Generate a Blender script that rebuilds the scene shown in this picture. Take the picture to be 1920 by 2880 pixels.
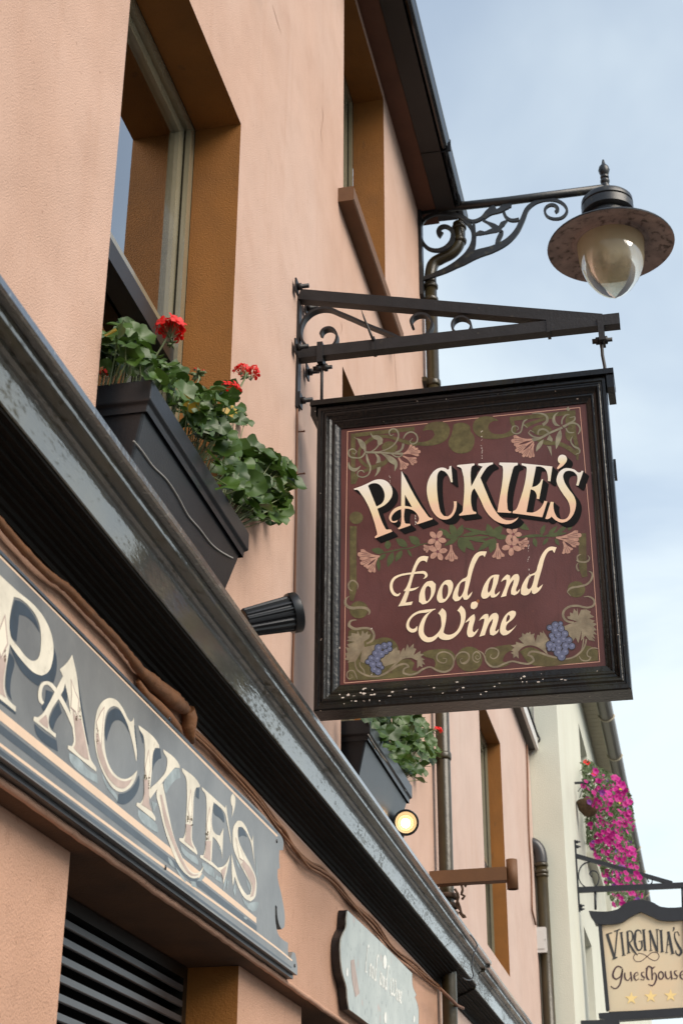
import bpy, bmesh, math, random
import numpy as np
from mathutils import Vector, Matrix, Euler
from mathutils.geometry import tessellate_polygon

for o in list(bpy.data.objects):
    bpy.data.objects.remove(o)
scene = bpy.context.scene
R_ = math.radians

# ------------------------------------------------------------------ camera
# Axes: X out of the facade towards the street, Y along the street, Z up.
# Two vanishing points of the photograph fix the lens and the rotation.
CX, CY = 960.0, 1440.0
FOC = 4407.05
ROT = np.array([[0.97637922, 0.09284533, 0.19509834],
                [0.21602597, -0.4364121, -0.87342845],
                [0.00404952, 0.8949437, -0.44616071]])
D = 1.3
CAM = np.array([D, 0.0, 1.6])
K = D / 1.6
cam_d = bpy.data.cameras.new('camera')
cam = bpy.data.objects.new('camera', cam_d)
scene.collection.objects.link(cam)
cam.matrix_world = Matrix.Translation(Vector(CAM)) @ Matrix(ROT.tolist()).to_4x4()
cam_d.sensor_fit = 'VERTICAL'
cam_d.sensor_height = 36.0
cam_d.lens = FOC / 2880 * 36
cam_d.clip_start = 0.05
cam_d.clip_end = 4000
cam_d.dof.use_dof = True
cam_d.dof.focus_distance = 5.6
cam_d.dof.aperture_fstop = 8.0
scene.camera = cam

# ------------------------------------------------------------------ sky, sun, exposure
SUN_EL, SUN_AZ = R_(40), R_(118)        # azimuth measured from +Y towards +X
wd = bpy.data.worlds.new('World')
scene.world = wd
wd.use_nodes = True
nt = wd.node_tree
nt.nodes.clear()
N = nt.nodes.new
L = nt.links.new
wout = N('ShaderNodeOutputWorld')
bg = N('ShaderNodeBackground')
bg.inputs['Strength'].default_value = 0.106
sky = N('ShaderNodeTexSky')
sky.sky_type = 'NISHITA'
sky.sun_disc = False
sky.sun_elevation = SUN_EL
sky.sun_rotation = SUN_AZ
sky.air_density = 1.0
sky.dust_density = 0.3
sky.ozone_density = 1.0
geo = N('ShaderNodeTexCoord')
sep = N('ShaderNodeSeparateXYZ')
L(geo.outputs['Generated'], sep.inputs[0])
# cloud layer: look-up on a flat layer above the ground
zc = N('ShaderNodeMath'); zc.operation = 'ADD'; zc.inputs[1].default_value = 0.22
zm = N('ShaderNodeMath'); zm.operation = 'MAXIMUM'; zm.inputs[1].default_value = 0.0
L(sep.outputs[2], zm.inputs[0]); L(zm.outputs[0], zc.inputs[0])
dx = N('ShaderNodeMath'); dx.operation = 'DIVIDE'
dy = N('ShaderNodeMath'); dy.operation = 'DIVIDE'
L(sep.outputs[0], dx.inputs[0]); L(zc.outputs[0], dx.inputs[1])
L(sep.outputs[1], dy.inputs[0]); L(zc.outputs[0], dy.inputs[1])
cmb = N('ShaderNodeCombineXYZ')
L(dx.outputs[0], cmb.inputs[0]); L(dy.outputs[0], cmb.inputs[1])
n1 = N('ShaderNodeTexNoise'); n1.inputs['Scale'].default_value = 1.7
n1.inputs['Detail'].default_value = 6; n1.inputs['Roughness'].default_value = 0.52
n1.inputs['Distortion'].default_value = 0.4
L(cmb.outputs[0], n1.inputs['Vector'])
# more cover low over the street, less high up
hz = N('ShaderNodeMapRange')
hz.inputs['From Min'].default_value = 0.08; hz.inputs['From Max'].default_value = 0.75
hz.inputs['To Min'].default_value = 0.30; hz.inputs['To Max'].default_value = -0.12
L(sep.outputs[2], hz.inputs['Value'])
ad = N('ShaderNodeMath'); ad.operation = 'ADD'
L(n1.outputs['Fac'], ad.inputs[0]); L(hz.outputs[0], ad.inputs[1])
cr = N('ShaderNodeMapRange'); cr.interpolation_type = 'SMOOTHSTEP'
cr.inputs['From Min'].default_value = 0.36; cr.inputs['From Max'].default_value = 0.76
cr.inputs['To Min'].default_value = 0.34; cr.inputs['To Max'].default_value = 0.96
L(ad.outputs[0], cr.inputs['Value'])
mx = N('ShaderNodeMix'); mx.data_type = 'RGBA'
L(cr.outputs[0], mx.inputs['Factor'])
L(sky.outputs[0], mx.inputs['A'])
mx.inputs['B'].default_value = (4.78, 5.36, 5.58, 1)
L(mx.outputs['Result'], bg.inputs['Color'])
L(bg.outputs[0], wout.inputs[0])

sd = bpy.data.lights.new('sun', 'SUN')
sd.energy = 2.6
sd.angle = R_(45)
sd.color = (1.0, 0.90, 0.77)
sun = bpy.data.objects.new('sun', sd)
scene.collection.objects.link(sun)
sdir = Vector((math.sin(SUN_AZ) * math.cos(SUN_EL), math.cos(SUN_AZ) * math.cos(SUN_EL), math.sin(SUN_EL)))
sun.rotation_euler = sdir.to_track_quat('Z', 'Y').to_euler()
sun.location = (20, 10, 30)

scene.view_settings.view_transform = 'Standard'
scene.view_settings.look = 'None'
scene.view_settings.gamma = 1.0
scene.view_settings.use_curve_mapping = False
scene.view_settings.exposure = 0.9
scene.render.resolution_x = 682
scene.render.resolution_y = 1024
scene.render.engine = 'CYCLES'
scene.cycles.max_bounces = 8

# ------------------------------------------------------------------ helpers
def pix(u, v, ax, val):
    """Point where the photo's pixel ray meets the plane (axis ax) = val."""
    d = ROT @ np.array([u - CX, -(v - CY), -FOC])
    t = (val - CAM[ax]) / d[ax]
    return CAM + t * d

def zz(z):      # heights and lengths first measured for a 1.6 m stand-off
    return 1.6 + (z - 1.6) * K

WPOS = {}
def tag(o, label=None, cat=None, group=None, kind=None):
    if label: o['label'] = label
    if cat: o['category'] = cat
    if group: o['group'] = group
    if kind: o['kind'] = kind
    return o

def attach(o, parent):
    if parent is not None:
        o.parent = parent
        o.matrix_parent_inverse = Matrix.Translation(-WPOS[parent.name])

def empty(name, loc, label, cat, group=None):
    o = bpy.data.objects.new(name, None)
    o.empty_display_size = 0.1
    scene.collection.objects.link(o)
    o.location = Vector(loc)
    WPOS[o.name] = Vector(loc)
    return tag(o, label, cat, group)

class MB:
    def __init__(s):
        s.v = []; s.f = []; s.sm = []
    def add(s, vs, fs, smooth=False):
        b = len(s.v)
        s.v += [tuple(map(float, p)) for p in vs]
        s.f += [tuple(b + i for i in f) for f in fs]
        s.sm += [smooth] * len(fs)
        return s
    def box(s, a, b):
        x0, y0, z0 = [min(a[i], b[i]) for i in range(3)]
        x1, y1, z1 = [max(a[i], b[i]) for i in range(3)]
        vs = [(x0,y0,z0),(x1,y0,z0),(x1,y1,z0),(x0,y1,z0),(x0,y0,z1),(x1,y0,z1),(x1,y1,z1),(x0,y1,z1)]
        return s.add(vs, [(0,3,2,1),(4,5,6,7),(0,1,5,4),(1,2,6,5),(2,3,7,6),(3,0,4,7)])
    def quad(s, *p):
        return s.add(p, [tuple(range(len(p)))])
    def bar(s, p0, p1, w, h, up=(0, 0, 1)):
        p0 = Vector(p0); p1 = Vector(p1)
        d = (p1 - p0).normalized(); up = Vector(up)
        sd_ = d.cross(up).normalized(); u2 = sd_.cross(d).normalized()
        vs = []
        for p in (p0, p1):
            for a, b in ((-1,-1),(1,-1),(1,1),(-1,1)):
                vs.append(p + sd_ * (a * w / 2) + u2 * (b * h / 2))
        return s.add(vs, [(3,2,1,0),(4,5,6,7),(0,1,5,4),(1,2,6,5),(2,3,7,6),(3,0,4,7)])
    def tube(s, pts, r, n=10, cap=True):
        pts = [Vector(p) for p in pts]
        m = len(pts)
        rr = r if isinstance(r, (list, tuple)) else [r] * m
        t0 = (pts[1] - pts[0]).normalized()
        ref = Vector((0, 0, 1)) if abs(t0.z) < 0.9 else Vector((1, 0, 0))
        u = t0.cross(ref).normalized()
        vs = []
        for i, p in enumerate(pts):
            a = pts[max(i - 1, 0)]; b = pts[min(i + 1, m - 1)]
            t = (b - a)
            t = t.normalized() if t.length > 1e-9 else t0
            u = (u - t * u.dot(t)).normalized()
            w = t.cross(u)
            for k in range(n):
                an = 2 * math.pi * k / n
                vs.append(p + (u * math.cos(an) + w * math.sin(an)) * rr[i])
        fs = []
        for i in range(m - 1):
            for k in range(n):
                k2 = (k + 1) % n
                fs.append((i*n+k, i*n+k2, (i+1)*n+k2, (i+1)*n+k))
        s.add(vs, fs, True)
        if cap:
            b = len(s.v) - len(vs)
            s.f.append(tuple(b + k for k in range(n))[::-1]); s.sm.append(False)
            s.f.append(tuple(b + (m-1)*n + k for k in range(n))); s.sm.append(False)
        return s
    def lathe(s, prof, c, n=40, axis=(0, 0, 1), cap=False):
        ax = Vector(axis).normalized()
        ref = Vector((1, 0, 0)) if abs(ax.x) < 0.9 else Vector((0, 1, 0))
        u = (ref - ax * ref.dot(ax)).normalized(); w = ax.cross(u)
        c = Vector(c); vs = []
        for r, h in prof:
            for k in range(n):
                an = 2 * math.pi * k / n
                vs.append(c + ax * h + (u * math.cos(an) + w * math.sin(an)) * r)
        fs = []
        for i in range(len(prof) - 1):
            for k in range(n):
                k2 = (k + 1) % n
                fs.append((i*n+k, i*n+k2, (i+1)*n+k2, (i+1)*n+k))
        return s.add(vs, fs, True)
    def build(s, name, mat, parent=None, sharp=None):
        a = np.array(s.v, float)
        c = (a.min(0) + a.max(0)) / 2
        me = bpy.data.meshes.new(name)
        me.from_pydata((a - c).tolist(), [], s.f)
        me.polygons.foreach_set('use_smooth', s.sm)
        if mat is not None:
            me.materials.append(mat)
        me.update()
        if sharp and any(s.sm):
            try:
                me.set_sharp_from_angle(angle=R_(sharp))
            except Exception:
                pass
        o = bpy.data.objects.new(name, me)
        scene.collection.objects.link(o)
        o.location = Vector(c)
        WPOS[o.name] = Vector(c)
        attach(o, parent)
        return o

def spline(pts, n=6, closed=False, corner=55):
    """Catmull-Rom through pts; sharp turns stay corners."""
    P = [np.array(p, float) for p in pts]
    m = len(P)
    cornerf = []
    for i in range(m):
        if not closed and i in (0, m - 1):
            cornerf.append(True); continue
        a = P[i] - P[i - 1]; b = P[(i + 1) % m] - P[i]
        ca = np.dot(a, b) / (np.linalg.norm(a) * np.linalg.norm(b) + 1e-12)
        cornerf.append(math.degrees(math.acos(max(-1, min(1, ca)))) > corner)
    out = []
    for i in range(m if closed else m - 1):
        p1 = P[i]; p2 = P[(i + 1) % m]
        ln = np.linalg.norm(p2 - p1)
        def tang(j):
            if cornerf[j % m]:
                return None
            a = P[j % m] - P[(j - 1) % m]; b = P[(j + 1) % m] - P[j % m]
            t = a / (np.linalg.norm(a) + 1e-9) + b / (np.linalg.norm(b) + 1e-9)
            return t / (np.linalg.norm(t) + 1e-9) * ln
        m1 = tang(i); m2 = tang(i + 1)
        if m1 is None and m2 is None:
            out.append(p1); continue
        if m1 is None: m1 = 1.5 * (p2 - p1) - 0.5 * m2
        if m2 is None: m2 = 1.5 * (p2 - p1) - 0.5 * m1
        for k in range(n):
            t = k / n
            out.append((2*t**3-3*t**2+1)*p1 + (t**3-2*t**2+t)*m1 + (-2*t**3+3*t**2)*p2 + (t**3-t**2)*m2)
    if not closed:
        out.append(P[-1])
    return [tuple(p) for p in out]

def lerp_list(w, n):
    if not isinstance(w, (list, tuple)):
        return [w] * n
    x = np.linspace(0, len(w) - 1, n)
    return list(np.interp(x, range(len(w)), w))

def ribbon(pts, w, n=6, corner=75):
    """Centre line -> (left, right) outlines."""
    c = spline(pts, n, False, corner)
    ws = lerp_list(w, len(c))
    c = np.array(c, float)
    l, r = [], []
    for i in range(len(c)):
        t = c[min(i + 1, len(c) - 1)] - c[max(i - 1, 0)]
        t = t / (np.linalg.norm(t) + 1e-9)
        nn = np.array([-t[1], t[0]])
        l.append(c[i] + nn * ws[i] / 2); r.append(c[i] - nn * ws[i] / 2)
    return l, r

class Flat:
    """Painted shapes laid on a plane; 2-D input in photo pixels. Every shape is a piece of its own."""
    def __init__(s, ax, val, org=(0, 0), k=1.0):
        s.ax, s.val, s.org, s.k = ax, val, org, k
        s.parts = []
    def at(s, org, k=0.25):
        s.org, s.k = org, k
        return s
    def to3(s, p, dv=0.0):
        lift = 4e-6 * len(s.parts) * (1 if s.ax == 0 else -1)     # overlapping strokes never share a plane
        return pix(s.org[0] + p[0] * s.k, s.org[1] + p[1] * s.k, s.ax, s.val + dv + lift)
    def poly(s, outer, holes=(), smooth=True, dv=0.0, n=5, corner=50):
        loops = [spline(outer, n, True, corner) if smooth else outer]
        for h in holes:
            loops.append(spline(h, n, True, corner) if smooth else h)
        l2 = [[Vector((p[0], -p[1], 0)) for p in lp] for lp in loops]
        tris = tessellate_polygon(l2)
        vs = [s.to3(p, dv) for lp in loops for p in lp]
        s.parts.append(MB().add(vs, [tuple(t) for t in tris]))
        return s
    def stroke(s, pts, w, n=6, dv=0.0, corner=75):
        l, r = ribbon(pts, w, n, corner)
        m = len(l)
        s.parts.append(MB().add([s.to3(p, dv) for p in l] + [s.to3(p, dv) for p in r],
                 [(i, i + 1, m + i + 1, m + i) for i in range(m - 1)]))
        return s
    def disc(s, x, y, rx, ry=None, n=18, dv=0.0):
        ry = ry or rx
        pts = [(x + rx * math.cos(a), y + ry * math.sin(a)) for a in np.linspace(0, 2*math.pi, n, endpoint=False)]
        s.parts.append(MB().add([s.to3(p, dv) for p in pts], [tuple(range(n))]))
        return s
    def shade(s, outer, vec, dv, n=5, corner=50):
        """Block shade: outline swept along vec while dropping dv back to the board."""
        lp = spline(outer, n, True, corner)
        m = len(lp)
        far = [(p[0] + vec[0], p[1] + vec[1]) for p in lp]
        mb = MB().add([s.to3(p, 0) for p in lp] + [s.to3(p, dv) for p in far],
                 [(i, (i + 1) % m, m + (i + 1) % m, m + i) for i in range(m)])
        tris = tessellate_polygon([[Vector((p[0], -p[1], 0)) for p in far]])
        mb.add([s.to3(p, dv) for p in far], [tuple(t) for t in tris])
        s.parts.append(mb)
        return s
    def build(s, name, mat, parent, join=False, stuff=False):
        if not join:
            for q in s.parts:
                q.build(name, mat, parent)
            return
        mb = MB()
        for q in s.parts:
            mb.add(q.v, q.f)
        o = mb.build(name, mat, parent)
        if stuff:
            o['kind'] = 'stuff'
        return o

def plate(mb, outer, ax, val, thick, org=(0, 0), k=1.0, n=5, smooth=True, corner=50):
    """Pixel outline on plane -> solid plate of given thickness (front at val)."""
    lp = spline(outer, n, True, corner) if smooth else outer
    m = len(lp)
    fr = [pix(org[0] + p[0]*k, org[1] + p[1]*k, ax, val) for p in lp]
    dv = np.zeros(3); dv[ax] = thick
    bk = [p + dv for p in fr]
    tris = tessellate_polygon([[Vector((p[0], -p[1], 0)) for p in lp]])
    mb.add(fr + bk, [tuple(t) for t in tris] + [tuple(m + i for i in t[::-1]) for t in tris]
           + [(i, (i+1) % m, m + (i+1) % m, m + i) for i in range(m)])
    return mb

def iron(mb, pts, w, ax, val, thick, org=(0, 0), k=1.0, n=6):
    """Wrought bar: centre line in pixels, in-plane width w px, depth thick along ax."""
    l, r = ribbon(pts, w, n)
    m = len(l)
    dv = np.zeros(3); dv[ax] = thick
    f = lambda p: pix(org[0] + p[0]*k, org[1] + p[1]*k, ax, val)
    a = [f(p) for p in l]; b = [f(p) for p in r]
    vs = a + b + [p + dv for p in a] + [p + dv for p in b]
    fs = []
    for i in range(m - 1):
        fs += [(i, i+1, m+i+1, m+i), (2*m+i, 3*m+i, 3*m+i+1, 2*m+i+1),
               (i, 2*m+i, 2*m+i+1, i+1), (m+i, m+i+1, 3*m+i+1, 3*m+i)]
    fs += [(0, m, 3*m, 2*m), (m-1, 3*m-1, 4*m-1, 2*m-1)]
    mb.add(vs, fs)
    return mb

# ------------------------------------------------------------------ materials
MAT = {}
def mat(name, col, rough=0.6, metal=0.0, var=0.0, vscale=6.0, bump=0.0, bscale=80.0, stretch=(1, 1, 1),
        col2=None, spots=None, coat=0.0, streak=None, spec=0.5, bdetail=4.0, sss=0.0, bump2=None):
    m = bpy.data.materials.new(name)
    m.use_nodes = True
    t = m.node_tree
    p = t.nodes['Principled BSDF']
    nn = t.nodes.new; ll = t.links.new
    p.inputs['Base Color'].default_value = (*col, 1)
    p.inputs['Roughness'].default_value = rough
    p.inputs['Metallic'].default_value = metal
    p.inputs['Specular IOR Level'].default_value = spec
    if coat:
        p.inputs['Coat Weight'].default_value = coat
        p.inputs['Coat Roughness'].default_value = 0.06
        p.inputs['Coat IOR'].default_value = 1.5 + 0.7 * coat
    g = nn('ShaderNodeNewGeometry')
    mp = nn('ShaderNodeMapping'); mp.inputs['Scale'].default_value = stretch
    ll(g.outputs['Position'], mp.inputs['Vector'])
    src = None
    if var or col2:
        no = nn('ShaderNodeTexNoise'); no.inputs['Scale'].default_value = vscale
        no.inputs['Detail'].default_value = 6; no.inputs['Roughness'].default_value = 0.6
        ll(mp.outputs[0], no.inputs['Vector'])
        rg = nn('ShaderNodeMapRange'); rg.inputs['From Min'].default_value = 0.3; rg.inputs['From Max'].default_value = 0.7
        ll(no.outputs['Fac'], rg.inputs['Value'])
        mi = nn('ShaderNodeMix'); mi.data_type = 'RGBA'
        ll(rg.outputs[0], mi.inputs['Factor'])
        c2 = col2 or tuple(min(1, c * (1 - var)) for c in col)
        c1 = tuple(min(1, c * (1 + var * 0.5)) for c in col)
        mi.inputs['A'].default_value = (*c1, 1); mi.inputs['B'].default_value = (*c2, 1)
        src = mi.outputs['Result']
    def overlay(src, scale, lo, hi, color, amount, strc=None, detail=3.0):
        no = nn('ShaderNodeTexNoise'); no.inputs['Scale'].default_value = scale
        no.inputs['Detail'].default_value = detail
        if strc:
            m2 = nn('ShaderNodeMapping'); m2.inputs['Scale'].default_value = strc
            ll(g.outputs['Position'], m2.inputs['Vector']); ll(m2.outputs[0], no.inputs['Vector'])
        else:
            ll(g.outputs['Position'], no.inputs['Vector'])
        rg = nn('ShaderNodeMapRange'); rg.inputs['From Min'].default_value = lo; rg.inputs['From Max'].default_value = hi
        rg.inputs['To Max'].default_value = amount
        ll(no.outputs['Fac'], rg.inputs['Value'])
        mi = nn('ShaderNodeMix'); mi.data_type = 'RGBA'
        ll(rg.outputs[0], mi.inputs['Factor'])
        if src is None: mi.inputs['A'].default_value = (*col, 1)
        else: ll(src, mi.inputs['A'])
        mi.inputs['B'].default_value = (*color, 1)
        return mi.outputs['Result']
    for s_ in (spots or []):
        src = overlay(src, *s_)
    if streak:
        src = overlay(src, *streak)
    if src is not None:
        ll(src, p.inputs['Base Color'])
    if bump:
        nb = nn('ShaderNodeTexNoise'); nb.inputs['Scale'].default_value = bscale
        nb.inputs['Detail'].default_value = bdetail; nb.inputs['Roughness'].default_value = 0.6
        ll(mp.outputs[0], nb.inputs['Vector'])
        b = nn('ShaderNodeBump'); b.inputs['Strength'].default_value = 1.0
        b.inputs['Distance'].default_value = bump
        ll(nb.outputs['Fac'], b.inputs['Height'])
        last = b
        if bump2:
            nb2 = nn('ShaderNodeTexNoise'); nb2.inputs['Scale'].default_value = bump2[1]
            nb2.inputs['Detail'].default_value = 2
            ll(g.outputs['Position'], nb2.inputs['Vector'])
            b2 = nn('ShaderNodeBump'); b2.inputs['Distance'].default_value = bump2[0]
            ll(nb2.outputs['Fac'], b2.inputs['Height'])
            ll(b.outputs[0], b2.inputs['Normal'])
            last = b2
        ll(last.outputs[0], p.inputs['Normal'])
        if coat: ll(last.outputs[0], p.inputs['Coat Normal'])
    if sss:
        p.inputs['Subsurface Weight'].default_value = sss
        p.inputs['Subsurface Radius'].default_value = (0.01, 0.01, 0.004)
    MAT[name] = m
    return m

mat('render_pink', (0.515, 0.338, 0.258), 0.88, var=0.08, vscale=2.2, bump=0.0038, bscale=200, bdetail=4,
    col2=(0.47, 0.295, 0.215),
    spots=[(70, 0.70, 0.74, (0.20, 0.10, 0.06), 0.6, None, 2.0), (0.9, 0.40, 0.72, (0.54, 0.385, 0.315), 0.75), (5, 0.55, 0.75, (0.44, 0.27, 0.195), 0.35, None, 6.0),
           (24, 0.60, 0.72, (0.42, 0.27, 0.20), 0.30, (1, 1, .5), 6.0)],
    streak=(9, 0.56, 0.80, (0.40, 0.22, 0.14), 0.24, (1, 1.6, 0.10)), bump2=(0.018, 2.6))
mat('render_pale', (0.50, 0.365, 0.305), 0.88, var=0.08, vscale=2.2, bump=0.003, bscale=200, bdetail=4, col2=(0.47, 0.335, 0.275),
    spots=[(70, 0.70, 0.74, (0.20, 0.10, 0.06), 0.6, None, 2.0), (0.9, 0.40, 0.72, (0.53, 0.41, 0.35), 0.75)],
    streak=(9, 0.55, 0.78, (0.42, 0.26, 0.18), 0.40, (1, 1.6, 0.10)), bump2=(0.018, 2.6))
mat('render_pink_shaded', (0.49, 0.285, 0.195), 0.88, var=0.12, vscale=2.2, bump=0.0042, bscale=190, bdetail=4, col2=(0.43, 0.245, 0.16),  # wall pink with the shade and warm bounce under the cornice painted in
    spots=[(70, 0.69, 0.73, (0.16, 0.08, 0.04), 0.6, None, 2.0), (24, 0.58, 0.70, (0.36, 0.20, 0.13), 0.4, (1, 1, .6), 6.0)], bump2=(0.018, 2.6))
mat('crack', (0.40, 0.245, 0.175), 0.9)
mat('reveal_brown', (0.225, 0.083, 0.009), 0.8, var=0.2, vscale=4, bump=0.0026, bscale=170, bdetail=4, spots=[(30, 0.66, 0.72, (0.12, 0.05, 0.012), 0.5, (1, 1, .4), 5.0)])
mat('cream_render', (0.58, 0.58, 0.49), 0.85, var=0.06, vscale=1.5, bump=0.003, bscale=90,
    streak=(5, 0.55, 0.8, (0.5, 0.46, 0.35), 0.25, (1, 1.4, 0.12)))
mat('gloss_black', (0.034, 0.027, 0.010), 0.34, var=0.3, vscale=5, bump=0.0007, bscale=40, stretch=(1.0, 0.30, 1.4), bdetail=3, coat=1.0, spec=0.35,
    spots=[(80, 0.70, 0.73, (0.25, 0.22, 0.17), 0.5, (1, 0.5, 1.5), 3.0), (6, 0.5, 0.7, (0.062, 0.049, 0.015), 0.7)])
def worn_gloss(m):
    """Old gloss paint: the shiny coat has flaked off in long flecks, more in some places than in others."""
    t = m.node_tree; nn = t.nodes.new; ll = t.links.new
    p = t.nodes['Principled BSDF']
    g = nn('ShaderNodeNewGeometry')
    mp = nn('ShaderNodeMapping'); mp.inputs['Scale'].default_value = (1.0, 0.38, 1.25)
    ll(g.outputs['Position'], mp.inputs['Vector'])
    a = nn('ShaderNodeTexNoise'); a.inputs['Scale'].default_value = 85; a.inputs['Detail'].default_value = 5; a.inputs['Roughness'].default_value = 0.62
    ll(mp.outputs[0], a.inputs['Vector'])
    b = nn('ShaderNodeTexNoise'); b.inputs['Scale'].default_value = 2.4; b.inputs['Detail'].default_value = 3
    ll(g.outputs['Position'], b.inputs['Vector'])
    s = nn('ShaderNodeMath'); s.operation = 'MULTIPLY_ADD'; s.inputs[1].default_value = 0.75
    ll(b.outputs['Fac'], s.inputs[0]); ll(a.outputs['Fac'], s.inputs[2])
    r = nn('ShaderNodeMapRange'); r.inputs['From Min'].default_value = 0.72; r.inputs['From Max'].default_value = 0.88
    r.inputs['To Min'].default_value = 0.06; r.inputs['To Max'].default_value = 1.0
    ll(s.outputs[0], r.inputs['Value'])
    ll(r.outputs[0], p.inputs['Coat Weight'])
worn_gloss(MAT['gloss_black'])
mat('lip_black', (0.018, 0.017, 0.014), 0.30, var=0.4, vscale=20, bump=0.0012, bscale=60, coat=1.0, spec=0.8,
    spots=[(60, 0.60, 0.66, (0.20, 0.20, 0.19), 0.6, None, 4.0)])
mat('soffit_black', (0.007, 0.005, 0.0032), 0.75, var=0.5, vscale=9, bump=0.003, bscale=30, stretch=(3, 0.4, 3), spec=0.12)
mat('sign_frame', (0.0045, 0.0042, 0.0045), 0.20, var=0.4, vscale=14, bump=0.0015, bscale=60, spec=0.4,
    spots=[(42, 0.735, 0.75, (0.50, 0.42, 0.36), 0.9, None, 4.0), (9, 0.58, 0.78, (0.022, 0.022, 0.012), 0.5)])
mat('sign_frame_flaking', (0.0055, 0.005, 0.004), 0.30, var=0.4, vscale=14, bump=0.002, bscale=60, spec=0.4,
    spots=[(7, 0.50, 0.75, (0.030, 0.030, 0.013), 0.6), (60, 0.72, 0.735, (0.55, 0.45, 0.38), 0.95, (1, 1, 1.3), 4.0)])
mat('maroon', (0.098, 0.030, 0.026), 0.40, var=0.25, vscale=5, col2=(0.068, 0.021, 0.019), bump=0.0006, bscale=150, spec=0.45,
    spots=[(40, 0.66, 0.78, (0.20, 0.07, 0.035), 0.6, (2.5, 1, 0.8), 6.0), (3, 0.45, 0.75, (0.128, 0.050, 0.050), 0.7), (14, 0.58, 0.75, (0.05, 0.016, 0.014), 0.5, (3, 1, .6), 5.0)])
mat('olive_paint', (0.115, 0.098, 0.040), 0.55, var=0.4, vscale=40, spec=0.3, spots=[(9, 0.5, 0.75, (0.085, 0.055, 0.030), 0.6, None, 4.0)])
mat('scroll_paint', (0.245, 0.23, 0.155), 0.55, var=0.35, vscale=30, spots=[(10, 0.5, 0.75, (0.15, 0.12, 0.08), 0.6, None, 4.0)])
mat('vine_paint', (0.25, 0.205, 0.135), 0.55, var=0.35, vscale=40, spots=[(16, 0.5, 0.72, (0.15, 0.105, 0.065), 0.6, None, 4.0)])
mat('green_paint', (0.060, 0.078, 0.022), 0.55, var=0.3, vscale=40)
mat('flower_paint', (0.47, 0.27, 0.20), 0.55, var=0.25, vscale=60, col2=(0.33, 0.17, 0.13))
mat('flower_heart', (0.16, 0.04, 0.05), 0.6)
mat('flower_line', (0.11, 0.05, 0.045), 0.6)
mat('grape_blue', (0.115, 0.13, 0.22), 0.5, var=0.3, vscale=60)
mat('grape_light', (0.20, 0.22, 0.33), 0.5)
mat('grape_dark', (0.02, 0.018, 0.022), 0.6)
mat('shadow_paint', (0.0035, 0.0035, 0.004), 0.6, spec=0.15)
mat('cream_paint', (0.90, 0.75, 0.53), 0.5, var=0.10, vscale=20)
mat('line_paint', (0.62, 0.35, 0.25), 0.5)
mat('rust_paint', (0.28, 0.10, 0.03), 0.6)
mat('white_chip', (0.66, 0.58, 0.52), 0.8)
mat('wrought_iron', (0.014, 0.0125, 0.0135), 0.45, var=0.4, vscale=18, bump=0.0012, bscale=90, spec=0.4,
    spots=[(40, 0.66, 0.74, (0.06, 0.05, 0.035), 0.6)])
mat('lamp_iron', (0.015, 0.016, 0.018), 0.38, var=0.4, vscale=16, bump=0.0008, bscale=90,
    spots=[(28, 0.58, 0.70, (0.06, 0.055, 0.035), 0.6)])
mat('rusty_iron', (0.10, 0.06, 0.035), 0.75, var=0.5, vscale=40, bump=0.001, bscale=80)
mat('lamp_shade', (0.265, 0.205, 0.185), 0.8, var=0.35, vscale=12, bump=0.001, bscale=40,
    spots=[(24, 0.56, 0.68, (0.05, 0.037, 0.032), 0.85, None, 6.0)])
mat('planter_black', (0.012, 0.0135, 0.017), 0.36, var=0.15, vscale=8, bump=0.0005, bscale=140)
mat('pipe_brown', (0.040, 0.030, 0.013), 0.30, var=0.3, vscale=10, bump=0.002, bscale=30)
mat('pipe_black', (0.035, 0.034, 0.036), 0.32, var=0.2, vscale=8)
mat('bracket_brown', (0.125, 0.055, 0.020), 0.7, var=0.15, vscale=12, bump=0.0008, bscale=110)
mat('soffit_red', (0.12, 0.048, 0.026), 0.8, var=0.2, vscale=6, bump=0.001, bscale=60)
mat('gutter_black', (0.008, 0.008, 0.009), 0.10, bump=0.0008, bscale=12)
mat('fascia_dark', (0.020, 0.015, 0.013), 0.6, var=0.2, vscale=8)
mat('slate', (0.06, 0.062, 0.07), 0.6, var=0.3, vscale=5)
mat('window_frame', (0.20, 0.175, 0.115), 0.22, var=0.12, vscale=6, coat=0.5)
mat('sash_dark', (0.010, 0.008, 0.006), 0.35)
mat('room_dark', (0.006, 0.005, 0.0045), 0.9)
mat('curtain', (0.55, 0.47, 0.37), 0.9, var=0.2, vscale=30, stretch=(1, 6, 0.05))
mat('board_slate', (0.160, 0.163, 0.160), 0.32, var=0.3, vscale=3.5, col2=(0.098, 0.101, 0.103), bump=0.0004, bscale=60, spots=[(26, 0.58, 0.70, (0.19, 0.19, 0.18), 0.35, None, 6.0)])
mat('board_edge', (0.010, 0.010, 0.012), 0.35)
mat('letter_cream', (0.64, 0.585, 0.475), 0.5, var=0.2, vscale=15, spots=[(45, 0.62, 0.72, (0.42, 0.36, 0.28), 0.5, None, 5.0)])
mat('letter_pink', (0.43, 0.325, 0.275), 0.5, var=0.2, vscale=25)
mat('letter_gold', (0.70, 0.635, 0.51), 0.5)
mat('letter_blue', (0.022, 0.036, 0.054), 0.4, var=0.3, vscale=20)
mat('letter_paleblue', (0.27, 0.315, 0.325), 0.5, var=0.3, vscale=30)
mat('letter_wear', (0.09, 0.055, 0.012), 0.6, var=0.6, vscale=120)
mat('letter_mauve', (0.36, 0.25, 0.22), 0.5)
mat('band_peach', (0.66, 0.48, 0.34), 0.45, var=0.08, vscale=12)
mat('band_blue', (0.040, 0.053, 0.068), 0.35, var=0.35, vscale=10)
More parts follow.
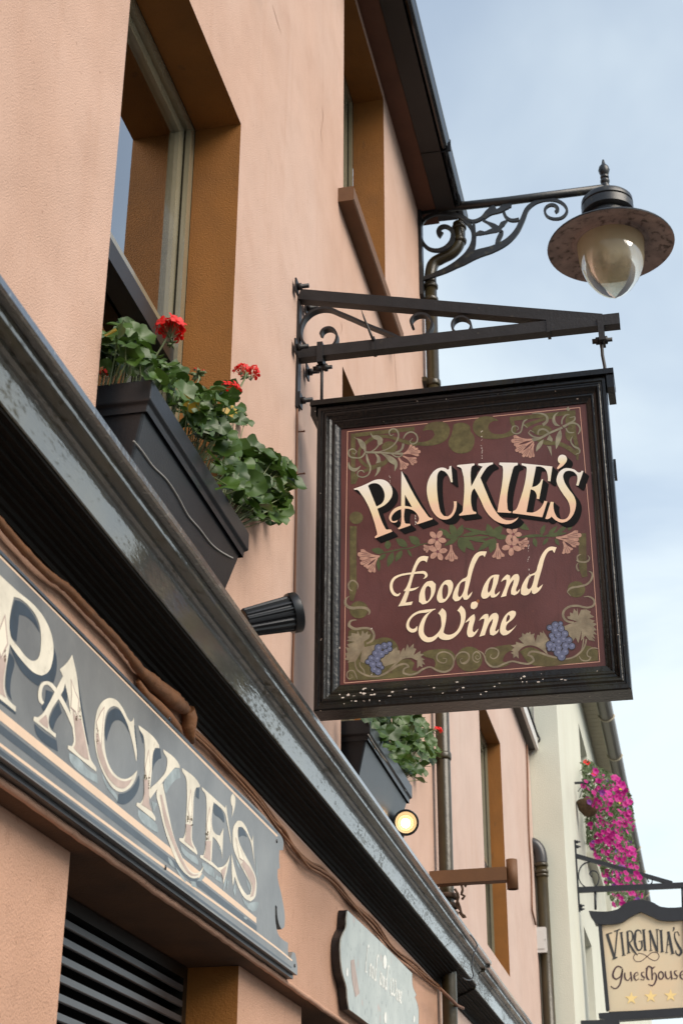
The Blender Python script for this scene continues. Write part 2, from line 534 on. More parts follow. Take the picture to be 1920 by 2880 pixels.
mat('plaque', (0.42, 0.45, 0.42), 0.4, var=0.2, vscale=7, col2=(0.31, 0.345, 0.33),
    spots=[(30, 0.64, 0.70, (0.07, 0.075, 0.08), 0.8, (1, 2.5, 1), 5.0), (14, 0.68, 0.74, (0.5, 0.34, 0.29), 0.6)])
mat('plaque_white', (0.74, 0.74, 0.69), 0.6, var=0.3, vscale=40)
mat('shop_soffit', (0.085, 0.036, 0.012), 0.85, var=0.4, vscale=5, bump=0.002, bscale=90)
mat('cable_orange', (0.17, 0.068, 0.022), 0.7, var=0.3, vscale=20, bump=0.003, bscale=60)
mat('cable_rust', (0.16, 0.07, 0.035), 0.7)
mat('cable_black', (0.015, 0.014, 0.014), 0.5)
mat('cable_grey', (0.30, 0.29, 0.27), 0.5)
mat('box_grey', (0.55, 0.54, 0.52), 0.5)
mat('spot_black', (0.008, 0.009, 0.011), 0.30)
mat('dark_paint', (0.016, 0.019, 0.026), 0.5, var=0.2, vscale=10)
mat('guest_panel', (0.64, 0.49, 0.33), 0.5, var=0.12, vscale=2.5, col2=(0.60, 0.52, 0.38))
mat('guest_letter', (0.035, 0.035, 0.038), 0.5)
mat('guest_plum', (0.060, 0.028, 0.035), 0.5)
mat('star_gold', (0.83, 0.62, 0.28), 0.4)
mat('soffit_cream', (0.46, 0.41, 0.31), 0.7)
mat('gutter_grey', (0.13, 0.115, 0.095), 0.4)
mat('basket_fibre', (0.10, 0.06, 0.03), 0.9, var=0.5, vscale=40)
mat('asphalt', (0.05, 0.05, 0.052), 0.85, var=0.2, vscale=3, bump=0.003, bscale=120)
mat('paving', (0.15, 0.14, 0.13), 0.8, var=0.15, vscale=2, bump=0.002, bscale=60)
mat('kerb_stone', (0.30, 0.29, 0.28), 0.8, var=0.2, vscale=6)
mat('soil', (0.03, 0.02, 0.012), 0.95)

def leaf_mat(name, c1, c2, rough=0.45, trans=0.25):
    m = bpy.data.materials.new(name); m.use_nodes = True
    t = m.node_tree; p = t.nodes['Principled BSDF']
    oi = t.nodes.new('ShaderNodeObjectInfo')
    no = t.nodes.new('ShaderNodeTexNoise'); no.inputs['Scale'].default_value = 60
    g = t.nodes.new('ShaderNodeNewGeometry'); t.links.new(g.outputs['Position'], no.inputs['Vector'])
    ad_ = t.nodes.new('ShaderNodeMath'); ad_.operation = 'MULTIPLY_ADD'; ad_.inputs[1].default_value = 0.7
    t.links.new(oi.outputs['Random'], ad_.inputs[0])
    sc = t.nodes.new('ShaderNodeMath'); sc.operation = 'MULTIPLY'; sc.inputs[1].default_value = 0.45
    t.links.new(no.outputs['Fac'], sc.inputs[0]); t.links.new(sc.outputs[0], ad_.inputs[2])
    mi = t.nodes.new('ShaderNodeMix'); mi.data_type = 'RGBA'
    mi.inputs['A'].default_value = (*c1, 1); mi.inputs['B'].default_value = (*c2, 1)
    t.links.new(ad_.outputs[0], mi.inputs['Factor'])
    t.links.new(mi.outputs['Result'], p.inputs['Base Color'])
    p.inputs['Roughness'].default_value = rough
    tr = t.nodes.new('ShaderNodeBsdfTranslucent')
    t.links.new(mi.outputs['Result'], tr.inputs['Color'])
    ms = t.nodes.new('ShaderNodeMixShader'); ms.inputs[0].default_value = trans
    t.links.new(p.outputs[0], ms.inputs[1]); t.links.new(tr.outputs[0], ms.inputs[2])
    t.links.new(ms.outputs[0], t.nodes['Material Output'].inputs['Surface'])
    MAT[name] = m
    return m
leaf_mat('leaf_green', (0.018, 0.046, 0.006), (0.060, 0.115, 0.016), 0.45, 0.22)
leaf_mat('stem_green', (0.10, 0.14, 0.05), (0.14, 0.16, 0.07), trans=0.05)
leaf_mat('petal_red', (0.62, 0.005, 0.004), (0.82, 0.014, 0.010), 0.55, 0.35)
leaf_mat('petal_magenta', (0.36, 0.003, 0.15), (0.52, 0.008, 0.25), 0.6, 0.3)
leaf_mat('petal_purple', (0.16, 0.05, 0.30), (0.26, 0.04, 0.30), 0.55, 0.3)
leaf_mat('petal_yellow', (0.65, 0.38, 0.02), (0.75, 0.5, 0.05), 0.55, 0.3)
leaf_mat('trailing_green', (0.045, 0.075, 0.022), (0.11, 0.14, 0.05), 0.55, 0.25)
leaf_mat('leaf_yellowed', (0.40, 0.24, 0.03), (0.45, 0.30, 0.04), 0.55, 0.3)

def gradient_mat(name, stops, rough=0.5):
    """Sign-writer's blend from top to bottom of each letter (the letter's own paint)."""
    m = bpy.data.materials.new(name); m.use_nodes = True
    t = m.node_tree; p = t.nodes['Principled BSDF']
    tc = t.nodes.new('ShaderNodeTexCoord'); sp = t.nodes.new('ShaderNodeSeparateXYZ')
    t.links.new(tc.outputs['Generated'], sp.inputs[0])
    no = t.nodes.new('ShaderNodeTexNoise'); no.inputs['Scale'].default_value = 25
    g = t.nodes.new('ShaderNodeNewGeometry'); t.links.new(g.outputs['Position'], no.inputs['Vector'])
    a = t.nodes.new('ShaderNodeMath'); a.operation = 'MULTIPLY_ADD'; a.inputs[1].default_value = 0.12
    t.links.new(no.outputs['Fac'], a.inputs[0]); t.links.new(sp.outputs[2], a.inputs[2])
    r = t.nodes.new('ShaderNodeValToRGB')
    el = r.color_ramp.elements
    el[0].position = stops[0][0]; el[0].color = (*stops[0][1], 1)
    el[1].position = stops[1][0]; el[1].color = (*stops[1][1], 1)
    for s_ in stops[2:]:
        e = el.new(s_[0]); e.color = (*s_[1], 1)
    t.links.new(a.outputs[0], r.inputs[0]); t.links.new(r.outputs[0], p.inputs['Base Color'])
    p.inputs['Roughness'].default_value = rough
    MAT[name] = m
    return m
gradient_mat('letter_blend', [(0.0, (0.80, 0.50, 0.34)), (0.36, (0.80, 0.54, 0.38)), (0.46, (0.80, 0.64, 0.40)),
                              (0.70, (0.80, 0.71, 0.53)), (1.0, (0.80, 0.76, 0.70))])

def glass_mat(name, tint, dirt=0.0, dirtcol=(0.5, 0.45, 0.35), base_f=0.06, rough=0.01, fmul=1.5):
    m = bpy.data.materials.new(name); m.use_nodes = True
    t = m.node_tree; t.nodes.clear()
    nn = t.nodes.new; ll = t.links.new
    out = nn('ShaderNodeOutputMaterial')
    tr = nn('ShaderNodeBsdfTransparent'); tr.inputs[0].default_value = (*tint, 1)
    gl = nn('ShaderNodeBsdfGlossy'); gl.inputs['Roughness'].default_value = rough
    fr = nn('ShaderNodeFresnel'); fr.inputs['IOR'].default_value = 1.52
    mul = nn('ShaderNodeMath'); mul.operation = 'MULTIPLY_ADD'
    mul.inputs[1].default_value = fmul; mul.inputs[2].default_value = base_f; mul.use_clamp = True
    ll(fr.outputs[0], mul.inputs[0])
    ms = nn('ShaderNodeMixShader'); ll(mul.outputs[0], ms.inputs[0]); ll(tr.outputs[0], ms.inputs[1]); ll(gl.outputs[0], ms.inputs[2])
    last = ms
    if dirt:
        df = nn('ShaderNodeBsdfDiffuse'); df.inputs[0].default_value = (*dirtcol, 1)
        tl = nn('ShaderNodeBsdfTranslucent'); tl.inputs[0].default_value = (*dirtcol, 1)
        m0 = nn('ShaderNodeMixShader'); m0.inputs[0].default_value = 0.5
        ll(df.outputs[0], m0.inputs[1]); ll(tl.outputs[0], m0.inputs[2])
        tc = nn('ShaderNodeTexCoord'); sp = nn('ShaderNodeSeparateXYZ'); ll(tc.outputs['Generated'], sp.inputs[0])
        no = nn('ShaderNodeTexNoise'); no.inputs['Scale'].default_value = 6; no.inputs['Detail'].default_value = 5
        ll(tc.outputs['Generated'], no.inputs['Vector'])
        ad_ = nn('ShaderNodeMath'); ad_.operation = 'MULTIPLY_ADD'; ad_.inputs[1].default_value = 0.35
        ll(no.outputs['Fac'], ad_.inputs[0]); ll(sp.outputs[2], ad_.inputs[2])
        mr = nn('ShaderNodeMapRange'); mr.inputs['From Min'].default_value = 0.28; mr.inputs['From Max'].default_value = 0.75
        mr.inputs['To Max'].default_value = dirt
        ll(ad_.outputs[0], mr.inputs['Value'])
        m1 = nn('ShaderNodeMixShader'); ll(mr.outputs[0], m1.inputs[0]); ll(ms.outputs[0], m1.inputs[1]); ll(m0.outputs[0], m1.inputs[2])
        last = m1
    ll(last.outputs[0], out.inputs['Surface'])
    MAT[name] = m
    return m
glass_mat('pane_glass', (0.75, 0.76, 0.74), base_f=0.10, fmul=2.6)
glass_mat('globe_glass', (0.93, 0.92, 0.82), dirt=0.72, dirtcol=(0.62, 0.53, 0.36), base_f=0.02, rough=0.06)

def emit_mat(name, col, st):
    m = bpy.data.materials.new(name); m.use_nodes = True
    t = m.node_tree; t.nodes.clear()
    e = t.nodes.new('ShaderNodeEmission'); e.inputs[0].default_value = (*col, 1); e.inputs[1].default_value = st
    o = t.nodes.new('ShaderNodeOutputMaterial'); t.links.new(e.outputs[0], o.inputs[0])
    MAT[name] = m
emit_mat('lamp_lit', (1.0, 0.80, 0.50), 10.0)
mat('reflector_gold', (0.50, 0.20, 0.035), 0.6)
mat('baffle_brown', (0.045, 0.022, 0.006), 0.5)

# ================================================================== ground
def sheet(name, x0, x1, y0, y1, z, m, label=None):
    mb = MB().quad((x0, y0, z), (x1, y0, z), (x1, y1, z), (x0, y1, z))
    o = mb.build(name, m)
    return tag(o, kind='structure')
sheet('ground', -400, 400, -400, 400, -0.14, MAT['asphalt'])
sheet('road', 2.15, 9.0, -60, 120, -0.12, MAT['asphalt'])
tag(MB().box((-0.06, -60, -0.13), (2.0, 120, 0.0)).build('pavement', MAT['paving']), kind='structure')
tag(MB().box((2.003, -60, -0.13), (2.15, 120, 0.004)).build('kerb', MAT['kerb_stone']), kind='structure')

# ================================================================== near building
YE = 8.20                       # far end of the tall pink building
Z_EAVE = 7.79
Z_SHOP = 2.490                  # lower edge of the rendered wall above the shop openings
B1 = empty('terraced_building', (0, 2, 0), 'tall salmon pink rendered building with brown window reveals and dark glossy shop cornice', 'building')

def wall_with_holes(mb, x, y0, y1, z0, z1, holes, flip=False, step=None):
    ys = sorted(set([y0, y1] + [h[0] for h in holes] + [h[1] for h in holes]))
    zs = sorted(set([z0, z1] + [h[2] for h in holes] + [h[3] for h in holes]))
    ys = [y for y in ys if y0 <= y <= y1]; zs = [z for z in zs if z0 <= z <= z1]
    for i in range(len(ys) - 1):
        for j in range(len(zs) - 1):
            cy, cz = (ys[i] + ys[i+1]) / 2, (zs[j] + zs[j+1]) / 2
            if any(h[0] < cy < h[1] and h[2] < cz < h[3] for h in holes):
                continue
            mb.quad((x, ys[i], zs[j]), (x, ys[i+1], zs[j]), (x, ys[i+1], zs[j+1]), (x, ys[i], zs[j+1]))
    return mb

W1L, W1R, W1T = 3.081, 4.165, 5.299
W2L, W2R, W2T = 5.826, 6.873, 5.304
W_SILL = 3.33
U_SILL, U_TOP = 6.20, 7.735
first = [(W1L, W1R, W_SILL, W1T), (W2L, W2R, W_SILL, W2T)]
upper = [(W1L, W1R, U_SILL, U_TOP), (W2L, W2R, U_SILL, U_TOP)]
wall_with_holes(MB(), 0.0, -4, YE, Z_SHOP, 3.0, []).build('shopfront_wall', MAT['render_pink_shaded'], B1)  # same wall, split off so its colour can carry the cornice shade
mb = wall_with_holes(MB(), 0.0, -4, YE, 3.0, Z_EAVE + 0.05, first + upper)
mb.quad((0, YE, Z_SHOP), (-6, YE, Z_SHOP), (-6, YE, Z_EAVE + .05), (0, YE, Z_EAVE + .05))
mb.build('wall', MAT['render_pink'], B1)
# the wall's rough plaster nosing over the shop openings and the recessed wall under it
O1L, O1R, O2L, O2R = 3.285, 4.673, 5.466, 6.75
XL = -0.055
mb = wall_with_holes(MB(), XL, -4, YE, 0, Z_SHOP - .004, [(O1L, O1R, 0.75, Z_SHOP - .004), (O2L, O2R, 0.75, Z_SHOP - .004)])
mb.build('lower_wall', MAT['render_pink_shaded'], B1)
mb = MB().quad((0, -4, Z_SHOP - .003), (0, YE, Z_SHOP - .003), (-0.46, YE, Z_SHOP - .003), (-0.46, -4, Z_SHOP - .003))
mb.build('shop_soffit', MAT['shop_soffit'], B1)
rnd = random.Random(3)
nose = []
for i in range(240):
    y = -4 + i * (YE + 4) / 239
    nose.append((0.001 + rnd.uniform(-.0015, .0015), y, Z_SHOP + 0.004 + rnd.uniform(-.0015, .0015)))
MB().tube(nose, 0.0095, 7).build('plaster_nosing', MAT['render_pink_shaded'], B1)

def reveal(parent, yl, yr, zb, zt, x0, depth, m):
    mb = MB()
    xi = x0 - depth
    mb.quad((x0, yl, zb), (x0, yl, zt), (xi, yl, zt), (xi, yl, zb))
    mb.quad((x0, yr, zb), (xi, yr, zb), (xi, yr, zt), (x0, yr, zt))
    mb.quad((x0, yl, zt), (x0, yr, zt), (xi, yr, zt), (xi, yl, zt))
    mb.quad((x0, yl, zb), (xi, yl, zb), (xi, yr, zb), (x0, yr, zb))
    return mb.build('window_reveal', m, parent)

def sash_window(parent, yl, yr, zb, zt, x0, depth, zrail, curtain=True):
    reveal(parent, yl, yr, zb, zt, x0, depth, MAT['reveal_brown'])
    xi = x0 - depth
    w = 0.05
    mb = MB()
    for a, b in ((yl, yl + w), (yr - w, yr)):
        mb.box((xi - .10, a, zb), (xi - .002, b, zt))
    mb.box((xi - .10, yl + w, zt - w), (xi - .002, yr - w, zt))
    mb.box((xi - .10, yl + w, zb), (xi - .002, yr - w, zb + w))
    win = mb.build('window', MAT['window_frame'], parent)
    # fine beads of the frame
    for a in (yl + w + .004, yr - w - .016):
        MB().box((xi - .012, a, zb + w), (xi + .006, a + .012, zt - w)).build('bead', MAT['window_frame'], win)
    s = 0.045
    ya, yb = yl + w + .02, yr - w - .02
    mb = MB()
    for a, b in ((ya, ya + s), (yb - s, yb)):
        mb.box((xi - .055, a, zrail), (xi - .018, b, zt - w - .002))
    mb.box((xi - .055, ya + s, zt - w - s), (xi - .018, yb - s, zt - w - .002))
    mb.box((xi - .055, ya + s, zrail - .004), (xi - .012, yb - s, zrail + .022))
    mb.build('upper_sash', MAT['window_frame'], win)
    MB().box((xi - .075, yl + w + .003, zrail - .078), (xi - .008, yr - w - .003, zrail - .006)).build('meeting_rail', MAT['sash_dark'], win)
    MB().box((xi - .040, ya + s - .004, zrail), (xi - .034, yb - s + .004, zt - w - s + .004)).build('pane', MAT['pane_glass'], win)
    mb = MB()
    for a, b in ((ya, ya + s), (yb - s, yb)):
        mb.box((xi - .098, a, zb + w), (xi - .062, b, zrail - .01))
    mb.build('lower_sash', MAT['sash_dark'], win)
    MB().box((xi - .086, ya + s - .004, zb + w), (xi - .080, yb - s + .004, zrail - .01)).build('pane', MAT['pane_glass'], win)
    # dark room behind
    mb = MB()
    xr = xi - 1.6
    mb.quad((xr, yl-.3, zb-.3), (xr, yr+.3, zb-.3), (xr, yr+.3, zt+.3), (xr, yl-.3, zt+.3))
    mb.quad((xi-.1, yl-.3, zb-.3), (xr, yl-.3, zb-.3), (xr, yl-.3, zt+.3), (xi-.1, yl-.3, zt+.3))
    mb.quad((xi-.1, yr+.3, zb-.3), (xi-.1, yr+.3, zt+.3), (xr, yr+.3, zt+.3), (xr, yr+.3, zb-.3))
    mb.quad((xi-.1, yl-.3, zt+.3), (xr, yl-.3, zt+.3), (xr, yr+.3, zt+.3), (xi-.1, yr+.3, zt+.3))
    mb.quad((xi-.1, yl-.3, zb-.3), (xi-.1, yr+.3, zb-.3), (xr, yr+.3, zb-.3), (xr, yl-.3, zb-.3))
    mb.build('room', MAT['room_dark'], win)
    if curtain:
        mb = MB()
        n = 44
        y0, y1 = yr - w - .62, yr - w - .06
        pts = []
        for i in range(n + 1):
            y = y0 + (y1 - y0) * i / n
            x = xi - .125 + .012 * math.sin(i * 1.9) + .008 * math.sin(i * .7)
            pts.append((x, y))
        for i in range(n):
            mb.add([(pts[i][0], pts[i][1], zb + .1), (pts[i+1][0], pts[i+1][1], zb + .1),
                    (pts[i+1][0], pts[i+1][1], zt - .07), (pts[i][0], pts[i][1], zt - .07)], [(0, 1, 2, 3)], True)
        mb.build('curtain', MAT['curtain'], win)
    return win

sash_window(B1, W1L, W1R, W_SILL, W1T, 0, 0.167, 4.36)
sash_window(B1, W2L, W2R, W_SILL, W2T, 0, 0.167, 4.36)
sash_window(B1, W1L, W1R, U_SILL, U_TOP, 0, 0.177, 6.95)
sash_window(B1, W2L, W2R, U_SILL, U_TOP, 0, 0.177, 6.95)
# hairline cracks in the render
for cr_ in ([(766, 12), (776, 45), (783, 70), (792, 95)], [(1102, 880), (1104, 930), (1108, 990), (1112, 1040), (1116, 1100)], [(958, 905), (962, 925), (956, 940)],
            [(905, 300), (909, 330), (903, 370), (906, 400)]):
    Flat(0, .0012).at((0, 0), 1).stroke(cr_, [.4, 1.1, .9, .4]).build('hairline_crack', MAT['crack'], B1)
# projecting upper sills
def chamfer_box(mb, a, b, c=0.006):
    x0, y0, z0 = a; x1, y1, z1 = b
    prof = [(x0, z0), (x1 - c, z0), (x1, z0 + c), (x1, z1 - c), (x1 - c, z1), (x0, z1)]
    n = len(prof)
    vs = [(p[0], y0, p[1]) for p in prof] + [(p[0], y1, p[1]) for p in prof]
    fs = [tuple(range(n))[::-1], tuple(range(n, 2*n))] + [(i, (i+1) % n, n+(i+1) % n, n+i) for i in range(n)]
    return mb.add(vs, fs)
for yl, yr in ((W1L, W1R), (W2L, W2R)):
    chamfer_box(MB(), (-0.16, yl - .113, 6.128), (0.076, yr + .113, 6.207)).build('upper_sill', MAT['bracket_brown'], B1)
    MB().box((-0.16, yl - .06, W_SILL - .07), (0.05, yr + .06, W_SILL + .003)).build('window_sill', MAT['bracket_brown'], B1)

def extrude_y(prof, y0, y1, name, m, parent, closed=False, segs=1, wob=0.0, seed=1):
    rr = random.Random(seed)
    mb = MB()
    n = len(prof)
    ys = [y0 + (y1 - y0) * i / segs for i in range(segs + 1)]
    vs = []
    for y in ys:
        wx, wz = rr.uniform(-wob, wob), rr.uniform(-wob, wob)
        vs += [(p[0] + wx, y, p[1] + wz) for p in prof]
    fs = []
    for j in range(segs):
        for i in range(n if closed else n - 1):
            i2 = (i + 1) % n
            fs.append((j*n+i, j*n+i2, (j+1)*n+i2, (j+1)*n+i))
    if closed:
        fs += [tuple(range(n))[::-1], tuple(segs*n + k for k in range(n))]
    mb.add(vs, fs, False)
    return mb.build(name, m, parent)

def arc(cx, cz, r, a0, a1, n=6):
    return [(cx + r * math.cos(R_(a)), cz + r * math.sin(R_(a))) for a in np.linspace(a0, a1, n)]

# shop cornice: heights/depths from the photo's edge lines
YJ = 8.62       # joint in the cornice beside the downpipe
def cornice(y0, y1, dz=0.0, dx=0.0):
    T = lambda pr: [(x + (dx if x > 0.01 else 0), z + dz) for x, z in pr]
    cn = extrude_y(T([(0, 3.228), (0.211, 3.206), (0.215, 3.203), (0.2145, 3.188), (0.207, 3.187), (0.002, 3.187)]), y0, y1,
                   'cornice', MAT['lip_black'], B1, True, 26, 0.0008, 5)
    extrude_y(T([(0.002, 3.1865), (0.1893, 3.1865), (0.1890, 3.184), (0.1880, 3.176), (0.1862, 3.169), (0.184, 3.1668), (0.160, 3.1665),
                 (0.1597, 3.165), (0.1585, 3.1575), (0.151, 3.153), (0.1455, 3.149), (0.143, 3.145), (0.132, 3.082), (0.129, 3.080), (0.002, 3.080)]),
              y0, y1, 'fascia_moulding', MAT['gloss_black'], cn, True, 40, 0.0005, 6)
    st = [(0.0, 3.0795), (0.126, 3.0795), (0.125, 3.074), (0.112, 3.0725), (0.110, 3.067), (0.096, 3.0665), (0.094, 3.061), (0.080, 3.060),
          (0.080, 3.052), (0.065, 3.0515), (0.062, 3.046), (0.050, 3.0455), (0.047, 3.041), (0.036, 3.040), (0.033, 3.034),
          (0.022, 3.031), (0.017, 3.022), (0.010, 3.019), (0.008, 3.008), (0.0, 3.007)]
    extrude_y(T(st), y0, y1, 'bed_moulding', MAT['soffit_black'], cn, True, 20, 0.0006, 7)
cornice(-4, YJ - .004)
cornice(YJ + .004, 13.5, -0.014, -0.010)

# eaves and gutter
extrude_y([(0.0, Z_EAVE), (0.114, Z_EAVE), (0.114, Z_EAVE + .02), (0, Z_EAVE + .02)], -4, YE - .03, 'eaves_soffit', MAT['soffit_red'], B1, True)
extrude_y([(0.117, Z_EAVE - .006), (0.238, Z_EAVE - .010), (0.238, Z_EAVE + .12), (0.117, Z_EAVE + .12)], -4, YE - .06, 'eaves_board', MAT['fascia_dark'], B1, True)
gut = extrude_y([(0.2385, Z_EAVE - .002)] + arc(0.262, Z_EAVE + .020, 0.024, 200, 340, 7) + [(0.291, Z_EAVE + .04), (0.297, Z_EAVE + .052),
                (0.297, Z_EAVE + .062), (0.285, Z_EAVE + .062), (0.28, Z_EAVE + .045), (0.2385, Z_EAVE + .045)], -4, YE + .01, 'gutter', MAT['gutter_black'], B1, True)
for y in (2.2, 4.4, 5.75, 7.45):
    MB().box((0.236, y, Z_EAVE - .013), (0.301, y + .012, Z_EAVE + .07)).build('gutter_clip', MAT['gutter_black'], gut)
    MB().box((0.119, y - .002, Z_EAVE - .013), (0.2375, y + .004, Z_EAVE - .008)).build('joint', MAT['sash_dark'], gut)
mb = MB().quad((0.25, -4, Z_EAVE + .10), (0.25, YE, Z_EAVE + .10), (-4.5, YE, 11.0), (-4.5, -4, 11.0))
mb.quad((-4.5, -4, 11.0), (-4.5, YE, 11.0), (-9, YE, Z_EAVE + .1), (-9, -4, Z_EAVE + .1))
mb.build('roof', MAT['slate'], B1)
MB().quad((-9, -4, 0), (-9, YE, 0), (-9, YE, Z_EAVE + .1), (-9, -4, Z_EAVE + .1)).build('back_wall', MAT['render_pink'], B1)
MB().add([(0, -4, 0), (-9, -4, 0), (-9, -4, Z_EAVE + .1), (-4.5, -4, 11), (0, -4, Z_EAVE + .1)], [(0, 1, 2, 3, 4)]).build('gable_wall', MAT['render_pink'], B1)
MB().add([(-6, YE - .001, 0), (-9, YE - .001, 0), (-9, YE - .001, Z_EAVE + .1), (-4.5, YE - .001, 11), (0, YE - .001, Z_EAVE + .1), (-6, YE-.001, Z_EAVE)], [(0, 1, 2, 3, 4, 5)]).build('gable_wall', MAT['render_pink'], B1)

# louvred shutters in the shop openings
def louvre(yl, yr, label):
    t = empty('louvred_shutter', (-0.25, (yl + yr) / 2, 0.76), label, 'shutter')
    x = -0.215
    for y, s in ((yl, 1), (yr, -1)):
        reveal_mb = MB().quad((XL, y, .76), (XL, y, Z_SHOP - .005), (x - .09, y, Z_SHOP - .005), (x - .09, y, .76))
        reveal_mb.build('door_reveal', MAT['reveal_brown'], B1)
    mb = MB()
    zt = Z_SHOP - .008
    mb.box((x - .07, yl + .002, .76), (x, yl + .04, zt)); mb.box((x - .07, yr - .04, .76), (x, yr - .002, zt))
    mb.box((x - .07, yl + .04, zt - .035), (x, yr - .04, zt))
    mb.build('frame', MAT['sash_dark'], t)
    MB().box((x - .09, yl + .002, .76), (x - .075, yr - .002, zt)).build('backing', MAT['room_dark'], t)
    z = zt - .075
    first_me = None
    while z > .80:
        mb = MB()
        prof = [(x - .058, z + .036), (x - .054, z + .040), (x + .001, z + .018), (x, z + .002), (x - .002, z), (x - .006, z - .001)]
        n = len(prof); y0, y1 = yl + .041, yr - .041
        mb.add([(p[0], y0, p[1]) for p in prof] + [(p[0], y1, p[1]) for p in prof],
               [tuple(range(n))[::-1], tuple(range(n, 2*n))] + [(i, (i+1) % n, n+(i+1) % n, n+i) for i in range(n)])
        if first_me is None:
            o = mb.build('slat', MAT['slat'], t); first_me = o.data
        else:
            c = Vector((WPOS[o.name].x, WPOS[o.name].y, WPOS[o.name].z))
            o2 = bpy.data.objects.new('slat', first_me); scene.collection.objects.link(o2)
            o2.location = (c.x, c.y, c.z - (z_first - z)); WPOS[o2.name] = Vector(o2.location); attach(o2, t)
        if 'z_first' not in locals(): z_first = z
        z -= .0445
    return t
mat('slat', (0.055, 0.055, 0.058), 0.30, var=0.2, vscale=15)
louvre(O1L, O1R, 'dark louvred shutter set in the shop opening under the long lettered board')
louvre(O2L, O2R, 'dark louvred shutter set in the shop opening under the small scalloped plaque')

# ================================================================== lower pink neighbour
Y2A, Y2B = YE + .003, 13.56
Z2 = 5.955
B2 = empty('terraced_building', (0, 11, 0), 'lower salmon pink building with one brown window, squeezed beside cream building', 'building')
BW = (10.16, 11.345, 3.60, 5.318)
mb = wall_with_holes(MB(), -0.002, Y2A, Y2B, 0, Z2 + .05, [BW])
mb.build('wall', MAT['render_pale'], B2)
sash_window(B2, *BW, -0.002, 0.10, 4.36, False)
extrude_y([(-0.002, Z2), (0.06, Z2), (0.06, Z2 + .01), (-0.002, Z2 + .01)], Y2A, Y2B - .004, 'eaves_soffit', MAT['fascia_dark'], B2, True)
extrude_y([(0.0605, Z2 - .002), (0.085, Z2 - .002), (0.085, Z2 + .11), (0.0605, Z2 + .11)], Y2A, Y2B - .004, 'eaves_board', MAT['box_grey'], B2, True)
mb = MB().quad((0.10, Y2A, Z2 + .11), (0.10, Y2B - .004, Z2 + .11), (-4.5, Y2B - .004, 8.6), (-4.5, Y2A, 8.6))
mb.quad((-4.5, Y2A, 8.6), (-4.5, Y2B, 8.6), (-9, Y2B, Z2), (-9, Y2A, Z2))
mb.build('roof', MAT['slate'], B2)

# ================================================================== cream building
YC = 13.566
XC = 0.267
Z3 = 7.716
B3 = empty('rendered_building', (0, 20, 0), 'cream rendered building stepping forward, with planked eaves and brown gutter', 'building')
cw = [(16.55, 17.75, 5.75, 7.2), (19.6, 20.8, 5.75, 7.2), (23.0, 24.2, 5.75, 7.2), (15.3, 16.3, 3.2, 4.75), (18.9, 19.9, 3.2, 4.75), (23, 24.2, 3.2, 4.75)]
mb = wall_with_holes(MB(), XC, YC, 34, 0, Z3 + .3, cw)
mb.quad((XC, YC, 0), (-6, YC, 0), (-6, YC, Z3 + 2.2), (-3.5, YC, Z3 + 2.6), (XC, YC, Z3 + .3))
mb.quad((XC, 34, 0), (-6, 34, 0), (-6, 34, Z3 + .3), (XC, 34, Z3 + .3))
mb.build('wall', MAT['cream_render'], B3)
for i, h in enumerate(cw):
    reveal(B3, *h, XC, 0.14, MAT['cream_render'])
    xi = XC - .14
    mb = MB()
    for a, b in ((h[0], h[0] + .06), (h[1] - .06, h[1])):
        mb.box((xi - .06, a, h[2]), (xi, b, h[3]))
    mb.box((xi - .06, h[0] + .06, h[3] - .06), (xi, h[1] - .06, h[3])); mb.box((xi - .06, h[0] + .06, h[2]), (xi, h[1] - .06, h[2] + .06))
    mb.box((xi - .06, h[0] + .06, (h[2] + h[3]) / 2 - .025), (xi - .003, h[1] - .06, (h[2] + h[3]) / 2 + .025))
    w = mb.build('window', MAT['box_grey'], B3)
    MB().box((xi - .035, h[0] + .05, h[2] + .05), (xi - .03, h[1] - .05, h[3] - .05)).build('pane', MAT['pane_glass'], w)
    MB().box((xi - .5, h[0] - .1, h[2] - .1), (xi - .45, h[1] + .1, h[3] + .1)).build('room', MAT['room_dark'], w)
    MB().box((xi, h[0] - .08, h[2] - .09), (XC + .09, h[1] + .08, h[2] - .001)).build('sill', MAT['cream_render'], w)
g0 = pix(1700, 1969, 2, Z3 - .03); gx = float(g0[0])
sx = float(pix(1672, 1969, 2, Z3)[0])
# planked soffit
so = MB().box((XC + .002, YC - .1, Z3 + .03), (sx + .10, 34, Z3 + .05)).build('eaves_soffit', MAT['soffit_cream'], B3)
y = YC - .1
pl = None
while y < 30:
    if pl is None:
        pl = MB().box((XC + .004, y, Z3), (sx, y + .135, Z3 + .029)).build('plank', MAT['soffit_cream'], so)
        pl_c = WPOS[pl.name].copy(); py0 = y
    else:
        o2 = bpy.data.objects.new('plank', pl.data); scene.collection.objects.link(o2)
        o2.location = (pl_c.x, pl_c.y + y - py0, pl_c.z); WPOS[o2.name] = Vector(o2.location); attach(o2, so)
    y += .145
extrude_y([(sx + .002, Z3 - .01), (sx + .03, Z3 - .01), (sx + .03, Z3 + .15), (sx + .002, Z3 + .15)], YC - .1, 34, 'eaves_board', MAT['cream_render'], B3, True)
gt = extrude_y([(sx + .035, Z3 + .02)] + arc((sx + gx) / 2 + .035, Z3 + .01, (gx - sx) / 2 + .03, 190, 350, 8) + [(gx + .06, Z3 + .03), (gx + .05, Z3 + .035), (sx + .04, Z3 + .035)],
               YC - .1, 34, 'gutter', MAT['gutter_grey'], B3, True)
for i in range(9):
    y = 16.3 + i * 1.55
    MB().tube([((sx + gx) / 2 + .035 + ((gx - sx) / 2 + .036) * math.cos(R_(a)), y, Z3 + .01 + ((gx - sx) / 2 + .036) * math.sin(R_(a))) for a in range(185, 360, 15)], .012, 6).build('gutter_bracket', MAT['soffit_cream'], gt)
